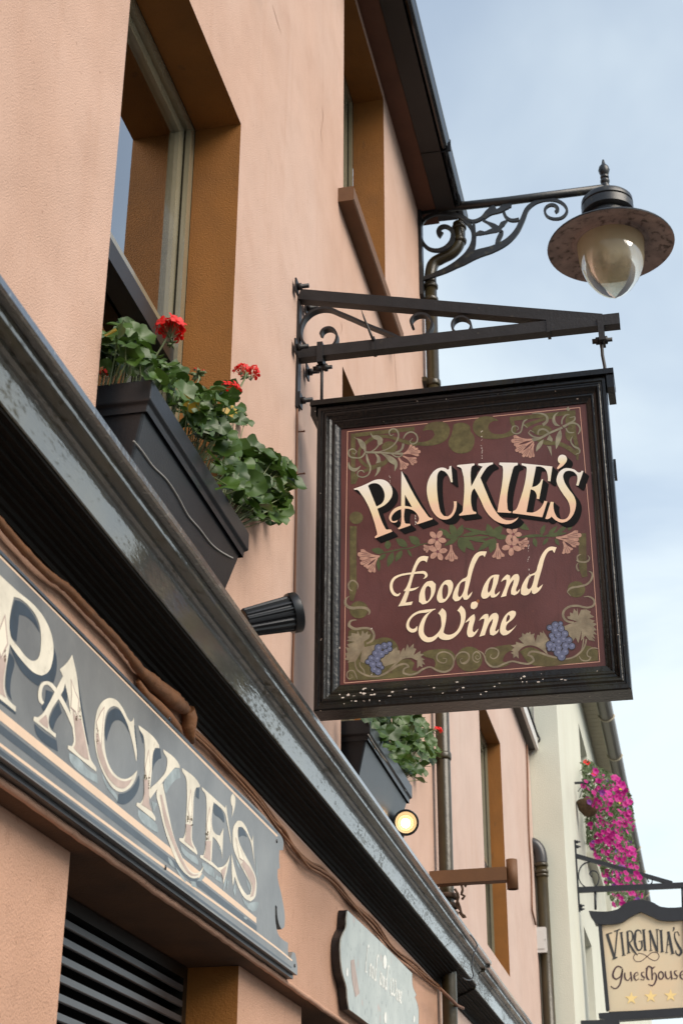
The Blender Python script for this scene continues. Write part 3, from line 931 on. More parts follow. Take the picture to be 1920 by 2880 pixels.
mb = MB().quad((gx - .02, YC - .1, Z3 + .14), (gx - .02, 34, Z3 + .14), (-3.5, 34, Z3 + 2.7), (-3.5, YC - .1, Z3 + 2.7))
mb.build('roof', MAT['slate'], B3)

# ================================================================== downpipes
YP = 8.10
def P(u, v, ax, val): return Vector(pix(u, v, ax, val))
t = empty('drainpipe', (0.06, YP, 0), 'brown glossy drainpipe with a swan neck under the pink gutter end', 'drainpipe')
px_path = [(1289, 628), (1291, 660), (1288, 690), (1270, 712), (1243, 726), (1220, 740), (1211, 765), (1210, 800)]
neck = [P(u, v, 1, YP) for u, v in px_path]
xb = neck[-1].x
neck_s = [Vector(p) for p in spline([tuple(p) for p in neck], 5)]
MB().tube(neck_s, 0.038, 16).build('swan_neck', MAT['pipe_brown'], t)
MB().tube([(xb, YP, neck[-1].z), (xb + .004, YP, 3.1), (xb + .004, YP, 0.0)], 0.0385, 16).build('pipe', MAT['pipe_brown'], t)
for i, (a, b) in enumerate(((0.02, 0.0), (0.06, 0.0))):
    pass
def collar(parent, p, d, r, w=.014, m=None):
    d = Vector(d).normalized(); p = Vector(p)
    MB().lathe([(r - .008, -w), (r, -w), (r + .003, -w/2), (r + .003, w/2), (r, w), (r - .008, w)], p, 18, d).build('collar', m or MAT['pipe_brown'], parent)
collar(t, neck_s[2], neck_s[3] - neck_s[2], .044)
collar(t, neck_s[8], neck_s[9] - neck_s[8], .044)
for z in (neck[-1].z - .02, neck[-1].z - .12):
    collar(t, (xb, YP, z), (0, 0, 1), .044)
for z in (6.55, 5.3, 4.2):
    collar(t, (xb + .002, YP, z), (0, 0, 1), .043, .02)
    MB().box((0, YP - .07, z - .015), (xb - .03, YP + .07, z + .015)).build('wall_clip', MAT['pipe_brown'], t)

t = empty('drainpipe', (0.05, YC - .07, 0), 'black drainpipe with a bent top in the corner against the cream wall', 'drainpipe')
e = [P(u, v, 1, YC - .07) for u, v in ((1484, 2372), (1498, 2374), (1512, 2386), (1519, 2405), (1521, 2430))]
es = [Vector(p) for p in spline([tuple(p) for p in e], 5)]
MB().tube(es, 0.054, 14).build('elbow', MAT['pipe_black'], t)
MB().tube([e[-1], (e[-1].x + .003, YC - .07, 0)], 0.050, 14).build('pipe', MAT['pipe_brown'], t)
for z in (e[-1].z - .01, e[-1].z - .07):
    collar(t, (e[-1].x, YC - .07, z), (0, 0, 1), .056)
zb = P(1521, 2463, 1, YC - .07).z
collar(t, (e[-1].x, YC - .07, zb), (0, 0, 1), .054, .012)

a = P(1495, 2608, 1, YC - .14); b = P(1538, 2678, 1, YC - .14)
t = empty('junction_box', (a.x, YC - .14, b.z), 'grey electrical junction box on the corner drainpipe', 'junction box')
chm = MB(); c_ = .008
x0, x1, z0, z1 = a.x, b.x, b.z, a.z
fr = [(x0 + c_, z0), (x1 - c_, z0), (x1, z0 + c_), (x1, z1 - c_), (x1 - c_, z1), (x0 + c_, z1), (x0, z1 - c_), (x0, z0 + c_)]
chm.add([(p[0], YC - .14, p[1]) for p in fr] + [(p[0], YC - .005, p[1]) for p in fr],
        [tuple(range(8)), tuple(range(8, 16))[::-1]] + [(i, (i+1) % 8, 8+(i+1) % 8, 8+i) for i in range(8)])
chm.build('body', MAT['box_grey'], t)
MB().box((x0 + .02, YC - .146, z0 + .03), (x1 - .02, YC - .1405, z1 - .03)).build('lid', MAT['box_grey'], t)
for xx in (x0 + .012, x1 - .012):
    MB().lathe([(.005, 0), (.005, .006), (.0, .006)], (xx, YC - .14, (z0 + z1) / 2), 8, (0, -1, 0)).build('screw', MAT['cable_grey'], t)

def cable(name, pts, r, m, label, n=5, seg=6, group=None):
    s = [Vector(p) for p in spline([tuple(p) for p in pts], seg)]
    o = MB().tube(s, r, n if n > 5 else 6).build(name, m)
    return tag(o, label, 'cable', group)
def pxs(l, ax, val): return [P(u, v, ax, val) for u, v in l]
cable('cable', pxs([(1480, 2095), (1483, 2200), (1485, 2300), (1488, 2380), (1492, 2440), (1495, 2560), (1505, 2600)], 0, .012) , .009, MAT['cable_rust'],
      'thin brown cable running down the edge of the lower pink wall')
cable('cable', pxs([(1474, 1984), (1490, 2010), (1500, 2035), (1508, 2060), (1516, 2078), (1514, 2085), (1495, 2095), (1485, 2108)], 1, YC - .03), .010, MAT['cable_black'],
      'black cable looping at the lower pink eaves against the cream wall')
cable('cable', pxs([(1498, 1982), (1500, 2030), (1501, 2080), (1500, 2110), (1492, 2122), (1484, 2118)], 1, YC - .02), .008, MAT['cable_grey'],
      'pale grey cable dropping in a loop down the cream side wall')
# conduit down the near wall from the sign bracket, with nails
con = pxs([(836, 1150), (835, 1250), (834, 1334), (833, 1450), (830, 1600), (828, 1722), (824, 1850), (822, 1925)], 0, .006)
t = empty('cable', con[-1], 'thin rusty cable nailed straight down the pink wall below the big bracket', 'cable')
MB().tube([Vector(p) for p in spline([tuple(p) for p in con], 5)], .0042, 6).build('wire', MAT['cable_rust'], t)
for u, v in ((834, 1334), (828, 1722), (834, 1215)):
    p = P(u, v, 0, 0)
    MB().lathe([(.003, 0), (.003, .028), (.006, .03), (.0, .034)], p, 7, (1, 0, 0)).build('nail', MAT['cable_rust'], t)

# painted-over cable bundle under the cornice
bun = [(-60, 1395), (0, 1468), (60, 1538), (140, 1618), (190, 1655), (237, 1705), (282, 1752), (325, 1797), (370, 1852), (392, 1882),
       (425, 1915), (460, 1945), (500, 1978), (528, 2000)]
rad = [.009, .009, .0095, .0095, .010, .010, .010, .010, .011, .013, .019, .023, .022, .012]
t = empty('cable_bundle', P(400, 1900, 0, .02), 'lumpy cable bundle painted orange brown under the dark cornice', 'cable')
pts = pxs(bun, 0, .022)
sp = spline([tuple(p) for p in pts], 6); rs = lerp_list(rad, len(sp))
rnd = random.Random(8)
rs = [r * rnd.uniform(.9, 1.12) for r in rs]
MB().tube([Vector(p) for p in sp], rs, 10).build('bundle', MAT['cable_orange'], t)
MB().tube(pxs([(388, 1915), (410, 1955), (440, 1985), (470, 2015), (500, 2050), (512, 2072)], 0, .012), [.006, .012, .016, .016, .012, .006], 9).build('loose_fold', MAT['cable_orange'], t)
MB().tube(pxs([(528, 1996), (534, 2020), (532, 2045), (536, 2068), (543, 2088)], 0, .024), [.020, .022, .020, .014, .007], 9).build('loose_fold', MAT['cable_orange'], t)
thin = [(530, 2050), (585, 2098), (637, 2150), (690, 2205), (735, 2262), (770, 2308), (796, 2340), (830, 2385), (869, 2428), (900, 2448), (938, 2480), (996, 2548),
        (1053, 2604), (1099, 2664), (1168, 2722), (1206, 2760), (1240, 2782)]
rnd = random.Random(4)
for k in range(3):
    pp = [P(u + rnd.uniform(-4, 4), v + k * 6 - 6 + rnd.uniform(-5, 5), 0, .012 + .006 * k) for u, v in thin]
    MB().tube([Vector(p) for p in spline([tuple(p) for p in pp], 6)], [.0055, .0065, .0045][k], 7).build('cable', MAT['cable_orange'], t)
MB().tube(pxs([(1236, 2780), (1262, 2805), (1285, 2828), (1302, 2836)], 0, .10), .008, 7).build('cable', MAT['cable_rust'], t)

# wire hanging over the cornice joint
wj = [(1322, 2630), (1334, 2645), (1342, 2660), (1330, 2690), (1325, 2720), (1331, 2745), (1322, 2756), (1300, 2750)]
cable('cable', pxs(wj, 0, .219), .0035, MAT['cable_black'], 'black wire hooked over the joint of the dark cornice')
# fittings behind the cornice by the downpipe
t = empty('cable_clamp', P(1280, 2560, 0, .08), 'rusty clamp and twisted wire ends on the drainpipe behind the cornice', 'clamp')
c0 = P(1262, 2490, 0, .11)
for dz_ in (0, -.05, -.09):
    collar(t, (xb + .003, YP, c0.z + dz_), (0, 0, 1), .055, .012, MAT['rusty_iron'])
for k, l in enumerate(([(1290, 2480), (1300, 2500), (1296, 2515), (1306, 2520), (1298, 2530)], [(1284, 2530), (1292, 2550), (1298, 2570), (1309, 2578), (1302, 2580), (1290, 2565)], [(1278, 2500), (1288, 2520), (1284, 2545), (1294, 2560)], [(1300, 2484), (1312, 2488), (1306, 2494)])):
    MB().tube([Vector(p) for p in spline([tuple(q) for q in pxs(l, 1, YP - .05)], 4)], .007, 6).build('wire_end', MAT['rusty_iron'], t)

# brown projecting socket bracket
a = P(1190, 2474, 1, 7.95)
t = empty('socket_bracket', (0, 7.95, a.z), 'brown painted arm with an upright round socket sticking out of the pink wall', 'bracket')
ze = P(1425, 2460, 1, 7.95)
hh = abs(P(1400, 2443, 1, 7.95).z - P(1400, 2480, 1, 7.95).z)
MB().bar((0, 7.95, a.z), (ze.x, 7.95, ze.z), .07, hh, (0, 0, 1)).build('arm', MAT['bracket_brown'], t)
p0 = P(1437, 2418, 1, 7.95); p1 = P(1441, 2501, 1, 7.95)
r_ = abs(P(1455, 2460, 1, 7.95).x - P(1423, 2460, 1, 7.95).x) / 2
MB().lathe([(r_ * .8, 0), (r_, 0), (r_, p0.z - p1.z), (r_ * .8, p0.z - p1.z), (r_ * .8, .005)], (p1.x, 7.95, p1.z), 22).build('socket', MAT['bracket_brown'], t)

# ================================================================== hanging sign bracket
YS = 5.0206
FS = YS        # plane of the painted panel
t = empty('sign_bracket', (0, YS, P(838, 1000, 1, YS).z), 'black iron bracket with scrolls and a ring holding the large maroon sign', 'bracket')
zl0 = (P(840, 988, 1, YS).z + P(840, 1014, 1, YS).z) / 2
zr0 = (P(1742, 890, 1, YS).z + P(1742, 917, 1, YS).z) / 2
hb = .047
mb = MB().bar((.008, YS, zl0), (1.238, YS, zr0), .046, hb)
mb.build('lower_bar', MAT['wrought_iron'], t)
zt0 = (P(840, 823, 1, YS).z + P(840, 848, 1, YS).z) / 2
xe = P(1690, 893, 1, YS).x
MB().bar((.008, YS, zt0), (xe, YS, P(1690, 906, 1, YS).z), .043, hb).build('upper_bar', MAT['wrought_iron'], t)
pl_t = P(817, 800, 0, 0).z
mb = MB().box((.001, YS - .022, P(837, 1150, 0, .005).z), (.010, YS + .022, P(824, 812, 0, .005).z))
mb.build('wall_plate', MAT['wrought_iron'], t)
# fixing tabs with bolts
for (u, v) in ((828, 808), (855, 868), (826, 978), (858, 1048), (838, 1128)):
    p = P(u, v, 0, .004)
    tb = MB().box((.0105, p.y - .022, p.z - .030), (.017, p.y + .022, p.z + .030)).build('fixing_tab', MAT['wrought_iron'], t)
    MB().lathe([(.0, .001), (.014, .001), (.014, .016), (.009, .018), (.009, .045), (.0, .045)], (.017, p.y, p.z), 6, (1, 0, 0)).build('bolt', MAT['wrought_iron'], tb)
c1 = (800, 760); k1 = .1913
sc = [(525, 935), (560, 870), (630, 838), (700, 850), (755, 920), (760, 1000), (700, 1105), (600, 1160), (480, 1170), (350, 1130), (260, 1030), (225, 900), (270, 730),
      (380, 610), (520, 552), (660, 555), (800, 612), (1000, 695), (1200, 785), (1400, 865), (1568, 930),
      (1720, 995), (1870, 1010), (2000, 985), (2120, 890), (2165, 760), (2100, 660), (2000, 632), (1900, 665), (1850, 740), (1880, 815)]
mb = iron(MB(), sc, 34, 1, YS - .016, .032, c1, k1)
mb.build('scroll', MAT['wrought_iron'], t)
ring = [(1296 + 27 * math.cos(a), 913 + 24 * math.sin(a)) for a in np.linspace(0, 2*math.pi, 25)]
iron(MB(), ring, 5, 1, YS - .018, .036).build('ring', MAT['wrought_iron'], t)
MB().tube(pxs([(1015, 870), (1024, 895), (1034, 920), (1049, 957)], 1, YS - .03), [.001, .004, .005, .006], 6).build('spike', MAT['wrought_iron'], t)
for u in (1052, 1542):
    pa = P(u, 975 if u < 1200 else 925, 1, YS)
    MB().box((pa.x - .006, YS - .027, pa.z - .03), (pa.x + .006, YS + .027, pa.z + .03)).build('strap', MAT['wrought_iron'], t)
# hangers
for pts_, n_ in (([(908, 985), (905, 1010), (905, 1035), (905, 1060), (904, 1150)], 'hanger'), ([(1692, 918), (1693, 948), (1690, 958), (1693, 1000), (1699, 1030), (1701, 1066)], 'hanger')):
    hp = pxs(pts_, 1, YS + .002)
    h = MB().tube(hp, .0062, 8).build(n_, MAT['wrought_iron'], t)
    cpt = hp[2]
    MB().lathe([(.0, -.034), (.010, -.034), (.010, -.022), (.015, -.020), (.015, -.008), (.012, -.006), (.012, .008), (.016, .010), (.016, .022), (.008, .024), (.008, .04), (.0, .04)],
               cpt, 8, (1, 0, 0)).build('bolt', MAT['wrought_iron'], h)
    MB().box((hp[1].x - .013, YS - .031, hp[1].z - .03), (hp[1].x + .009, YS + .031, hp[0].z + .02)).build('eye_strap', MAT['wrought_iron'], h)

# ================================================================== large hanging sign
sg = empty('hanging_sign', (0.63, YS + .04, 3.387), 'large maroon pub sign with cream lettering and black moulded frame, hanging from scrolled bracket', 'sign')
fx0, fx1, fz0, fz1 = .090, 1.170, 3.392, 4.600
px0, px1, pz0, pz1 = .177, 1.090, 3.493, 4.511
panel = MB().box((px0 - .02, FS, pz0 - .02), (px1 + .02, FS + .05, pz1 + .02)).build('panel', MAT['maroon'], sg)
prof = [(0, .075), (0, -.030), (.004, -.036), (.016, -.036), (.020, -.030), (.024, -.030), (.030, -.034), (.036, -.034), (.041, -.028),
        (.046, -.020), (.054, -.016), (.058, -.018), (.063, -.018), (.067, -.012), (.074, -.009), (.080, -.006), (.086, -.004), (.088, .004)]
def frame_side(a0, a1, horizontal, sgn, name, m):
    """Mitred moulding; profile = (inset, y offset)."""
    wx = (px0 - fx0); 
    mb = MB(); vs = []
    n = len(prof)
    for end in (0, 1):
        for ins, dy_ in prof:
            s = ins / .088
            if horizontal:
                xa = fx0 + s * (px0 - fx0) if end == 0 else fx1 - s * (fx1 - px1)
                z = fz0 + s * (pz0 - fz0) if sgn < 0 else fz1 - s * (fz1 - pz1)
                vs.append((xa, FS + dy_, z))
            else:
                za = fz0 + s * (pz0 - fz0) if end == 0 else fz1 - s * (fz1 - pz1)
                x = fx0 + s * (px0 - fx0) if sgn < 0 else fx1 - s * (fx1 - px1)
                vs.append((x, FS + dy_, za))
    mb.add(vs, [(i, i+1, n+i+1, n+i) for i in range(n - 1)])
    return mb.build(name, m, sg)
frame_side(0, 0, True, 1, 'frame_rail', MAT['sign_frame'])
frame_side(0, 0, True, -1, 'frame_rail', MAT['sign_frame_flaking'])
frame_side(0, 0, False, -1, 'frame_stile', MAT['sign_frame'])
frame_side(0, 0, False, 1, 'frame_stile', MAT['sign_frame'])
MB().box((fx0 + .002, FS + .051, fz0 + .002), (fx1 - .002, FS + .076, fz1 - .002)).build('back_board', MAT['sign_frame'], sg)
cp = MB().box((.066, FS - .052, 4.6005), (1.200, FS + .092, 4.622)).build('cap_board', MAT['sign_frame'], sg)
MB().box((1.1725, FS - .045, 4.545), (1.1985, FS + .085, 4.600)).build('cap_block', MAT['sign_frame'], cp)
MB().box((.0675, FS - .045, 4.560), (.0885, FS + .085, 4.600)).build('cap_block', MAT['sign_frame'], cp)
MB().box((fx1 + .001, FS - .005, 4.20), (fx1 + .010, FS + .030, 4.27)).build('side_catch', MAT['sign_frame'], sg)
# flaked paint chips on the lower rail
rnd = random.Random(12)
mb = MB()
for _ in range(36):
    u = rnd.choice([rnd.gauss(1015, 35), rnd.uniform(950, 1620)])
    fz = rnd.uniform(.15, .8)
    x = pix(min(max(u, 930), 1660), 1960, 1, FS - .03)[0]
    z = fz0 + fz * (pz0 - fz0)
    ins = fz * .088
    yy = FS + np.interp(ins, [p[0] for p in prof[2:]], [p[1] for p in prof[2:]]) - .0022
    w, h = rnd.uniform(.0015, .0075), rnd.uniform(.001, .0038)
    m = rnd.randint(5, 7); a0 = rnd.random()
    mb.add([(x + w * math.cos(a0 + 6.283*k/m) * rnd.uniform(.6, 1.2), yy, z + h * math.sin(a0 + 6.283*k/m) * rnd.uniform(.6, 1.2)) for k in range(m)], [tuple(range(m))])
tag(mb.build('paint_chips', MAT['white_chip'], sg), kind='stuff')

# ---- painted ornament on the maroon panel (flat print, a hair proud of the board)
A = (980, 1260); B = (1290, 1240); C = (1080, 1520); Dd = (1300, 1500)
E_ = (960, 1140); F_ = (1310, 1100); G_ = (950, 1640); H_ = (1330, 1620)
LV = [FS - .00025 * i for i in range(1, 9)]      # paint layers

f = Flat(1, LV[0])
f.at((0, 0), 1).stroke([(977, 1214), (1202, 1191)], 1.7).stroke([(1245, 1186), (1347, 1175)], 1.7).stroke([(1385, 1171), (1629, 1146)], 1.7)
f.stroke([(977, 1213), (972, 1560), (968, 1921)], 1.7).stroke([(968, 1921), (1340, 1890), (1685, 1861)], 1.7).stroke([(1629, 1145), (1658, 1480), (1685, 1861)], 1.7)
f.build('border_line', MAT['line_paint'], panel)

f = Flat(1, LV[1])
f.at(E_).stroke([(130, 885), (132, 318)], 50).stroke([(158, 334), (500, 296), (820, 262)], 44)
f.stroke([(250, 450), (300, 400), (400, 355), (520, 352), (640, 385), (760, 422), (840, 436)], [30, 40, 36, 34, 38, 44, 46])
f.poly([(910, 290), (950, 225), (1020, 190), (1100, 183), (1180, 205), (1215, 260), (1210, 330), (1160, 400), (1050, 445), (920, 455), (835, 445), (845, 412), (930, 410), (1010, 380), (1048, 330), (1030, 285), (980, 275)])
f.poly([(1260, 215), (1330, 195), (1400, 205), (1440, 235), (1450, 290), (1490, 350), (1490, 430), (1450, 510), (1370, 540), (1280, 530), (1220, 480), (1200, 420), (1235, 330), (1250, 270)])
f.stroke([(540, 580), (480, 650), (400, 690), (290, 680), (215, 620), (195, 540), (225, 460)], [46, 44, 40, 38, 36, 34, 30])
f.stroke([(470, 640), (380, 690), (250, 740)], [40, 46, 30])
f.disc(540, 470, 88, 66).disc(165, 1265, 78, 70)
f.poly([(105, 760), (105, 885), (155, 885), (200, 800), (160, 770)])
f.at(A).stroke([(53, 880), (50, 1200), (52, 1500)], 76)
f.at((0, 0), 1).stroke([(993, 1630), (992, 1660), (988, 1690)], [19, 20, 10])
f.at(F_).poly([(75, 410), (100, 330), (170, 290), (260, 285), (330, 310), (365, 335), (300, 340), (255, 375), (250, 420), (290, 470), (360, 485), (440, 475), (510, 430), (560, 450), (530, 490), (420, 525), (300, 540), (180, 525), (105, 480)])
f.stroke([(490, 315), (850, 276), (1228, 236)], 46).stroke([(1205, 258), (1215, 480), (1245, 640), (1250, 775)], [46, 44, 44, 22])
f.stroke([(545, 460), (535, 400), (510, 330)], [40, 40, 46]).stroke([(660, 395), (780, 345), (900, 310), (1000, 295)], [50, 34, 30, 16])
f.disc(850, 440, 110, 60).stroke([(780, 530), (900, 580), (1040, 590), (1150, 640), (1240, 710)], [40, 50, 44, 50, 40]).disc(1170, 330, 55, 70).disc(1160, 480, 46, 80)
f.at(Dd).stroke([(1345, 0), (1348, 200), (1352, 380), (1375, 490)], [84, 86, 90, 60]).disc(1278, 630, 100, 92)
f.at(G_).disc(235, 300, 105, 98)
f.poly([(120, 540), (220, 500), (330, 520), (420, 640), (520, 610), (620, 640), (680, 740), (650, 860), (560, 980), (640, 1030), (780, 1060), (400, 1085), (120, 1095)])
f.poly([(930, 800), (990, 765), (1100, 745), (1250, 750), (1310, 800), (1310, 890), (1270, 980), (1160, 1010), (1070, 970), (1095, 900), (1070, 850), (1000, 835)])
f.poly([(560, 950), (700, 870), (800, 850), (860, 900), (830, 980), (940, 1000), (840, 1050), (650, 1060)])
f.disc(1475, 855, 148, 142)
f.at(H_).poly([(150, 830), (280, 790), (430, 770), (450, 830), (360, 880), (330, 960), (420, 990), (300, 1030), (190, 1010), (140, 930)])
f.poly([(520, 850), (640, 800), (820, 880), (960, 930), (1180, 880), (1260, 780), (1340, 800), (1400, 840), (1405, 950), (1100, 985), (700, 1010), (600, 960), (560, 900)])
f.build('olive_ornament', MAT['olive_paint'], panel)

f = Flat(1, LV[2])
f.at(E_)
f.stroke([(135, 355), (190, 390), (250, 450), (270, 520), (340, 528), (440, 530), (560, 540), (690, 545)], [4, 10, 18, 22, 24, 22, 20, 26])
f.poly([(175, 370), (230, 390), (270, 440), (275, 510), (225, 480), (195, 430)])
f.poly([(322, 298), (350, 340), (420, 340), (465, 380), (462, 430), (410, 460), (400, 390), (350, 365)])
f.stroke([(330, 520), (380, 490), (420, 440)], [10, 14, 18])
f.stroke([(420, 520), (520, 490), (600, 430), (640, 340), (615, 275), (570, 265), (535, 300), (550, 340), (590, 330)], [8, 14, 16, 18, 18, 16, 16, 14, 8])
f.stroke([(600, 530), (670, 500), (695, 430)], [16, 24, 26])
f.stroke([(695, 375), (730, 320), (790, 300), (845, 340), (845, 410), (795, 435), (765, 405), (800, 370)], [10, 18, 18, 16, 16, 14, 12, 8])
f.stroke([(265, 530), (220, 585), (150, 590), (90, 570), (85, 510), (130, 490), (170, 520), (150, 550), (125, 535)], [20, 16, 14, 18, 18, 16, 14, 10, 8])
f.stroke([(280, 545), (295, 620), (325, 700), (300, 780), (235, 808), (180, 790), (190, 745), (235, 735), (255, 760)], [16, 30, 16, 14, 14, 14, 14, 12, 8])
f.stroke([(80, 640), (95, 700), (150, 725), (215, 680)], [8, 34, 40, 8])
f.poly([(365, 530), (430, 580), (440, 640), (385, 655), (400, 600)])
f.poly([(400, 700), (440, 690), (430, 740), (370, 805), (395, 745)])
f.poly([(440, 540), (530, 560), (610, 610), (630, 660), (595, 745), (595, 670), (540, 640), (500, 590)])
f.stroke([(560, 545), (640, 580), (700, 540)], [10, 16, 8])
f.at(F_)
f.stroke([(740, 255), (830, 250), (900, 280), (910, 330), (860, 380)], [8, 16, 24, 30, 34])
f.stroke([(690, 318), (650, 340), (630, 400), (610, 460), (560, 480), (515, 450), (525, 400), (570, 395), (590, 425), (570, 440)], [6, 20, 18, 16, 16, 14, 14, 12, 10, 6])
f.stroke([(640, 375), (690, 410)], [16, 4])
f.poly([(1040, 235), (1000, 290), (1010, 350), (1060, 395), (1000, 390), (968, 340), (985, 270)])
f.poly([(1145, 170), (1170, 210), (1145, 225), (1122, 205)])
f.stroke([(1075, 375), (1080, 320), (1120, 270), (1160, 265)], [16, 18, 16, 10]).stroke([(1085, 400), (1160, 360), (1220, 320), (1220, 285), (1160, 300)], [24, 20, 16, 16, 8])
f.stroke([(1100, 410), (1180, 360), (1250, 375), (1280, 430), (1255, 485)], [14, 18, 18, 18, 10]).stroke([(1120, 415), (1150, 460), (1215, 465)], [14, 16, 8])
f.stroke([(1080, 410), (1010, 440), (920, 480), (850, 520), (740, 550)], [26, 22, 24, 24, 40])
f.stroke([(930, 470), (880, 430), (820, 440), (805, 490)], [20, 22, 20, 8]).stroke([(840, 530), (750, 510), (700, 470), (720, 440), (765, 465)], [22, 20, 18, 14, 8])
f.poly([(1060, 430), (1075, 510), (1050, 580), (1010, 655), (1005, 540), (1030, 470)])
f.poly([(935, 490), (970, 540), (965, 570), (905, 545)]).poly([(870, 540), (850, 610), (785, 680), (800, 600)]).poly([(908, 618), (955, 620), (962, 735), (935, 670)])
f.stroke([(1195, 510), (1175, 560), (1210, 620), (1270, 655), (1275, 695), (1230, 710)], [6, 16, 18, 20, 20, 8])
f.build('grey_scrollwork', MAT['scroll_paint'], panel)

f = Flat(1, LV[2])
f.at(G_)
f.stroke([(165, 90), (125, 60), (120, 10), (160, -30), (205, -10), (225, 30), (215, 70)], [6, 18, 20, 18, 16, 14, 6])
f.stroke([(130, 145), (85, 190), (95, 250), (160, 280), (250, 275), (330, 290), (355, 325), (340, 360)], [4, 24, 34, 32, 28, 30, 24, 6])
f.stroke([(210, 415), (140, 430), (125, 480), (190, 515), (290, 505), (370, 520), (405, 580), (390, 640), (320, 680)], [8, 22, 34, 30, 24, 26, 26, 24, 20])
f.poly([(300, 720), (430, 690), (400, 760), (340, 830), (290, 900), (250, 880), (270, 760), (200, 880), (105, 895), (125, 870), (70, 860), (100, 830), (75, 790), (110, 780), (85, 720), (130, 730), (100, 690), (190, 660),
        (95, 650), (130, 630), (105, 605), (150, 590), (150, 560), (215, 570), (220, 535), (255, 600), (275, 530), (300, 570), (335, 540), (335, 580), (368, 575), (350, 620), (290, 660)], corner=30)
f.poly([(480, 860), (600, 760), (660, 720), (670, 755), (700, 760), (690, 820), (720, 750), (745, 725), (750, 770), (780, 685), (800, 730), (850, 680), (850, 730), (880, 740), (850, 810), (930, 760), (925, 795), (968, 800), (930, 830), (975, 860), (950, 870),
        (980, 920), (945, 905), (950, 950), (915, 930), (890, 960), (890, 870), (820, 840), (720, 860), (640, 930), (560, 980), (640, 900), (520, 940)], corner=30)
f.stroke([(190, 880), (215, 970), (300, 1030), (400, 1050), (500, 1030), (590, 980), (680, 925), (760, 910), (795, 940), (740, 970), (735, 1010), (800, 1030), (880, 1015), (960, 965), (1040, 945), (1110, 980), (1200, 998), (1270, 965), (1300, 900), (1290, 830), (1240, 785),
          (1170, 775), (1115, 810), (1115, 860), (1160, 895), (1210, 890), (1220, 850), (1180, 845)], [14, 18, 20, 20, 22, 22, 24, 22, 20, 18, 22, 22, 20, 22, 20, 20, 22, 22, 20, 18, 18, 16, 16, 14, 14, 12, 12, 6])
f.stroke([(1310, 870), (1335, 810), (1390, 775), (1450, 785), (1475, 840), (1440, 900), (1390, 900), (1370, 860), (1400, 845)], [6, 14, 16, 16, 16, 14, 14, 12, 6])
f.stroke([(245, 890), (250, 930), (290, 980), (300, 1020)], 12).stroke([(215, 1080), (195, 1020), (170, 985), (115, 995), (100, 1045), (125, 1080), (165, 1060), (150, 1025)], [8, 14, 14, 14, 12, 12, 10, 6])
f.at(Dd)
f.stroke([(0, 1340), (60, 1350), (75, 1400), (30, 1450), (-20, 1460)], [8, 14, 14, 14, 10])
f.stroke([(200, 1385), (160, 1370), (140, 1400), (160, 1430), (195, 1400), (190, 1350), (150, 1345)], 1)
f.stroke([(185, 1390), (160, 1370), (145, 1395), (165, 1420), (198, 1400), (190, 1350), (150, 1330), (115, 1370), (125, 1430), (165, 1450), (190, 1430)], [4, 8, 10, 12, 12, 14, 14, 14, 14, 12, 6])
f.stroke([(170, 1320), (215, 1340), (245, 1380), (265, 1440), (320, 1495), (390, 1500), (460, 1470), (560, 1440), (660, 1460), (750, 1465), (800, 1430), (780, 1390), (735, 1370), (760, 1335), (860, 1340), (960, 1375), (1060, 1400)], [6, 14, 18, 20, 22, 22, 20, 20, 22, 22, 22, 22, 20, 22, 22, 24, 20])
f.stroke([(250, 1360), (275, 1310), (340, 1290), (400, 1320), (390, 1385), (345, 1410), (310, 1390), (320, 1360)], [8, 14, 16, 16, 16, 14, 12, 6])
f.stroke([(1140, 1415), (1240, 1395), (1320, 1340), (1370, 1270), (1390, 1190)], [14, 18, 20, 20, 16]).stroke([(1330, 1330), (1350, 1260), (1360, 1180)], [10, 14, 12])
f.stroke([(1310, 1380), (1340, 1425), (1410, 1430), (1440, 1395), (1400, 1370), (1410, 1320), (1460, 1290), (1530, 1300)], [8, 14, 14, 14, 12, 14, 14, 8])
f.stroke([(1280, 300), (1320, 320), (1400, 315), (1425, 280), (1405, 250)], [20, 18, 20, 16, 8]).stroke([(1330, 235), (1290, 260), (1295, 300)], [6, 18, 18]).stroke([(1300, 330), (1280, 370), (1305, 425)], [6, 18, 22])
f.stroke([(1415, 425), (1455, 450), (1450, 510), (1400, 570), (1300, 600), (1210, 620), (1175, 660), (1220, 710)], [8, 18, 22, 22, 22, 22, 22, 6])
f.stroke([(1360, 715), (1430, 715), (1480, 760), (1470, 810), (1400, 835), (1290, 815), (1200, 825), (1140, 870), (1130, 930), (1170, 985), (1250, 1000)], [6, 18, 22, 22, 22, 24, 24, 26, 26, 24, 18])
f.poly([(1130, 1050), (1200, 1020), (1290, 990), (1180, 960), (1175, 935), (1210, 930), (1205, 890), (1240, 900), (1250, 845), (1280, 880), (1290, 840), (1300, 930), (1330, 860), (1390, 855), (1440, 880), (1430, 905), (1480, 940), (1420, 960), (1490, 985), (1460, 1000), (1510, 1020),
        (1470, 1050), (1510, 1090), (1470, 1095), (1510, 1140), (1465, 1135), (1495, 1190), (1450, 1165), (1490, 1215), (1420, 1200), (1380, 1150), (1330, 1210), (1340, 1090), (1300, 1235), (1270, 1170), (1240, 1210), (1200, 1150), (1170, 1110)], corner=30)
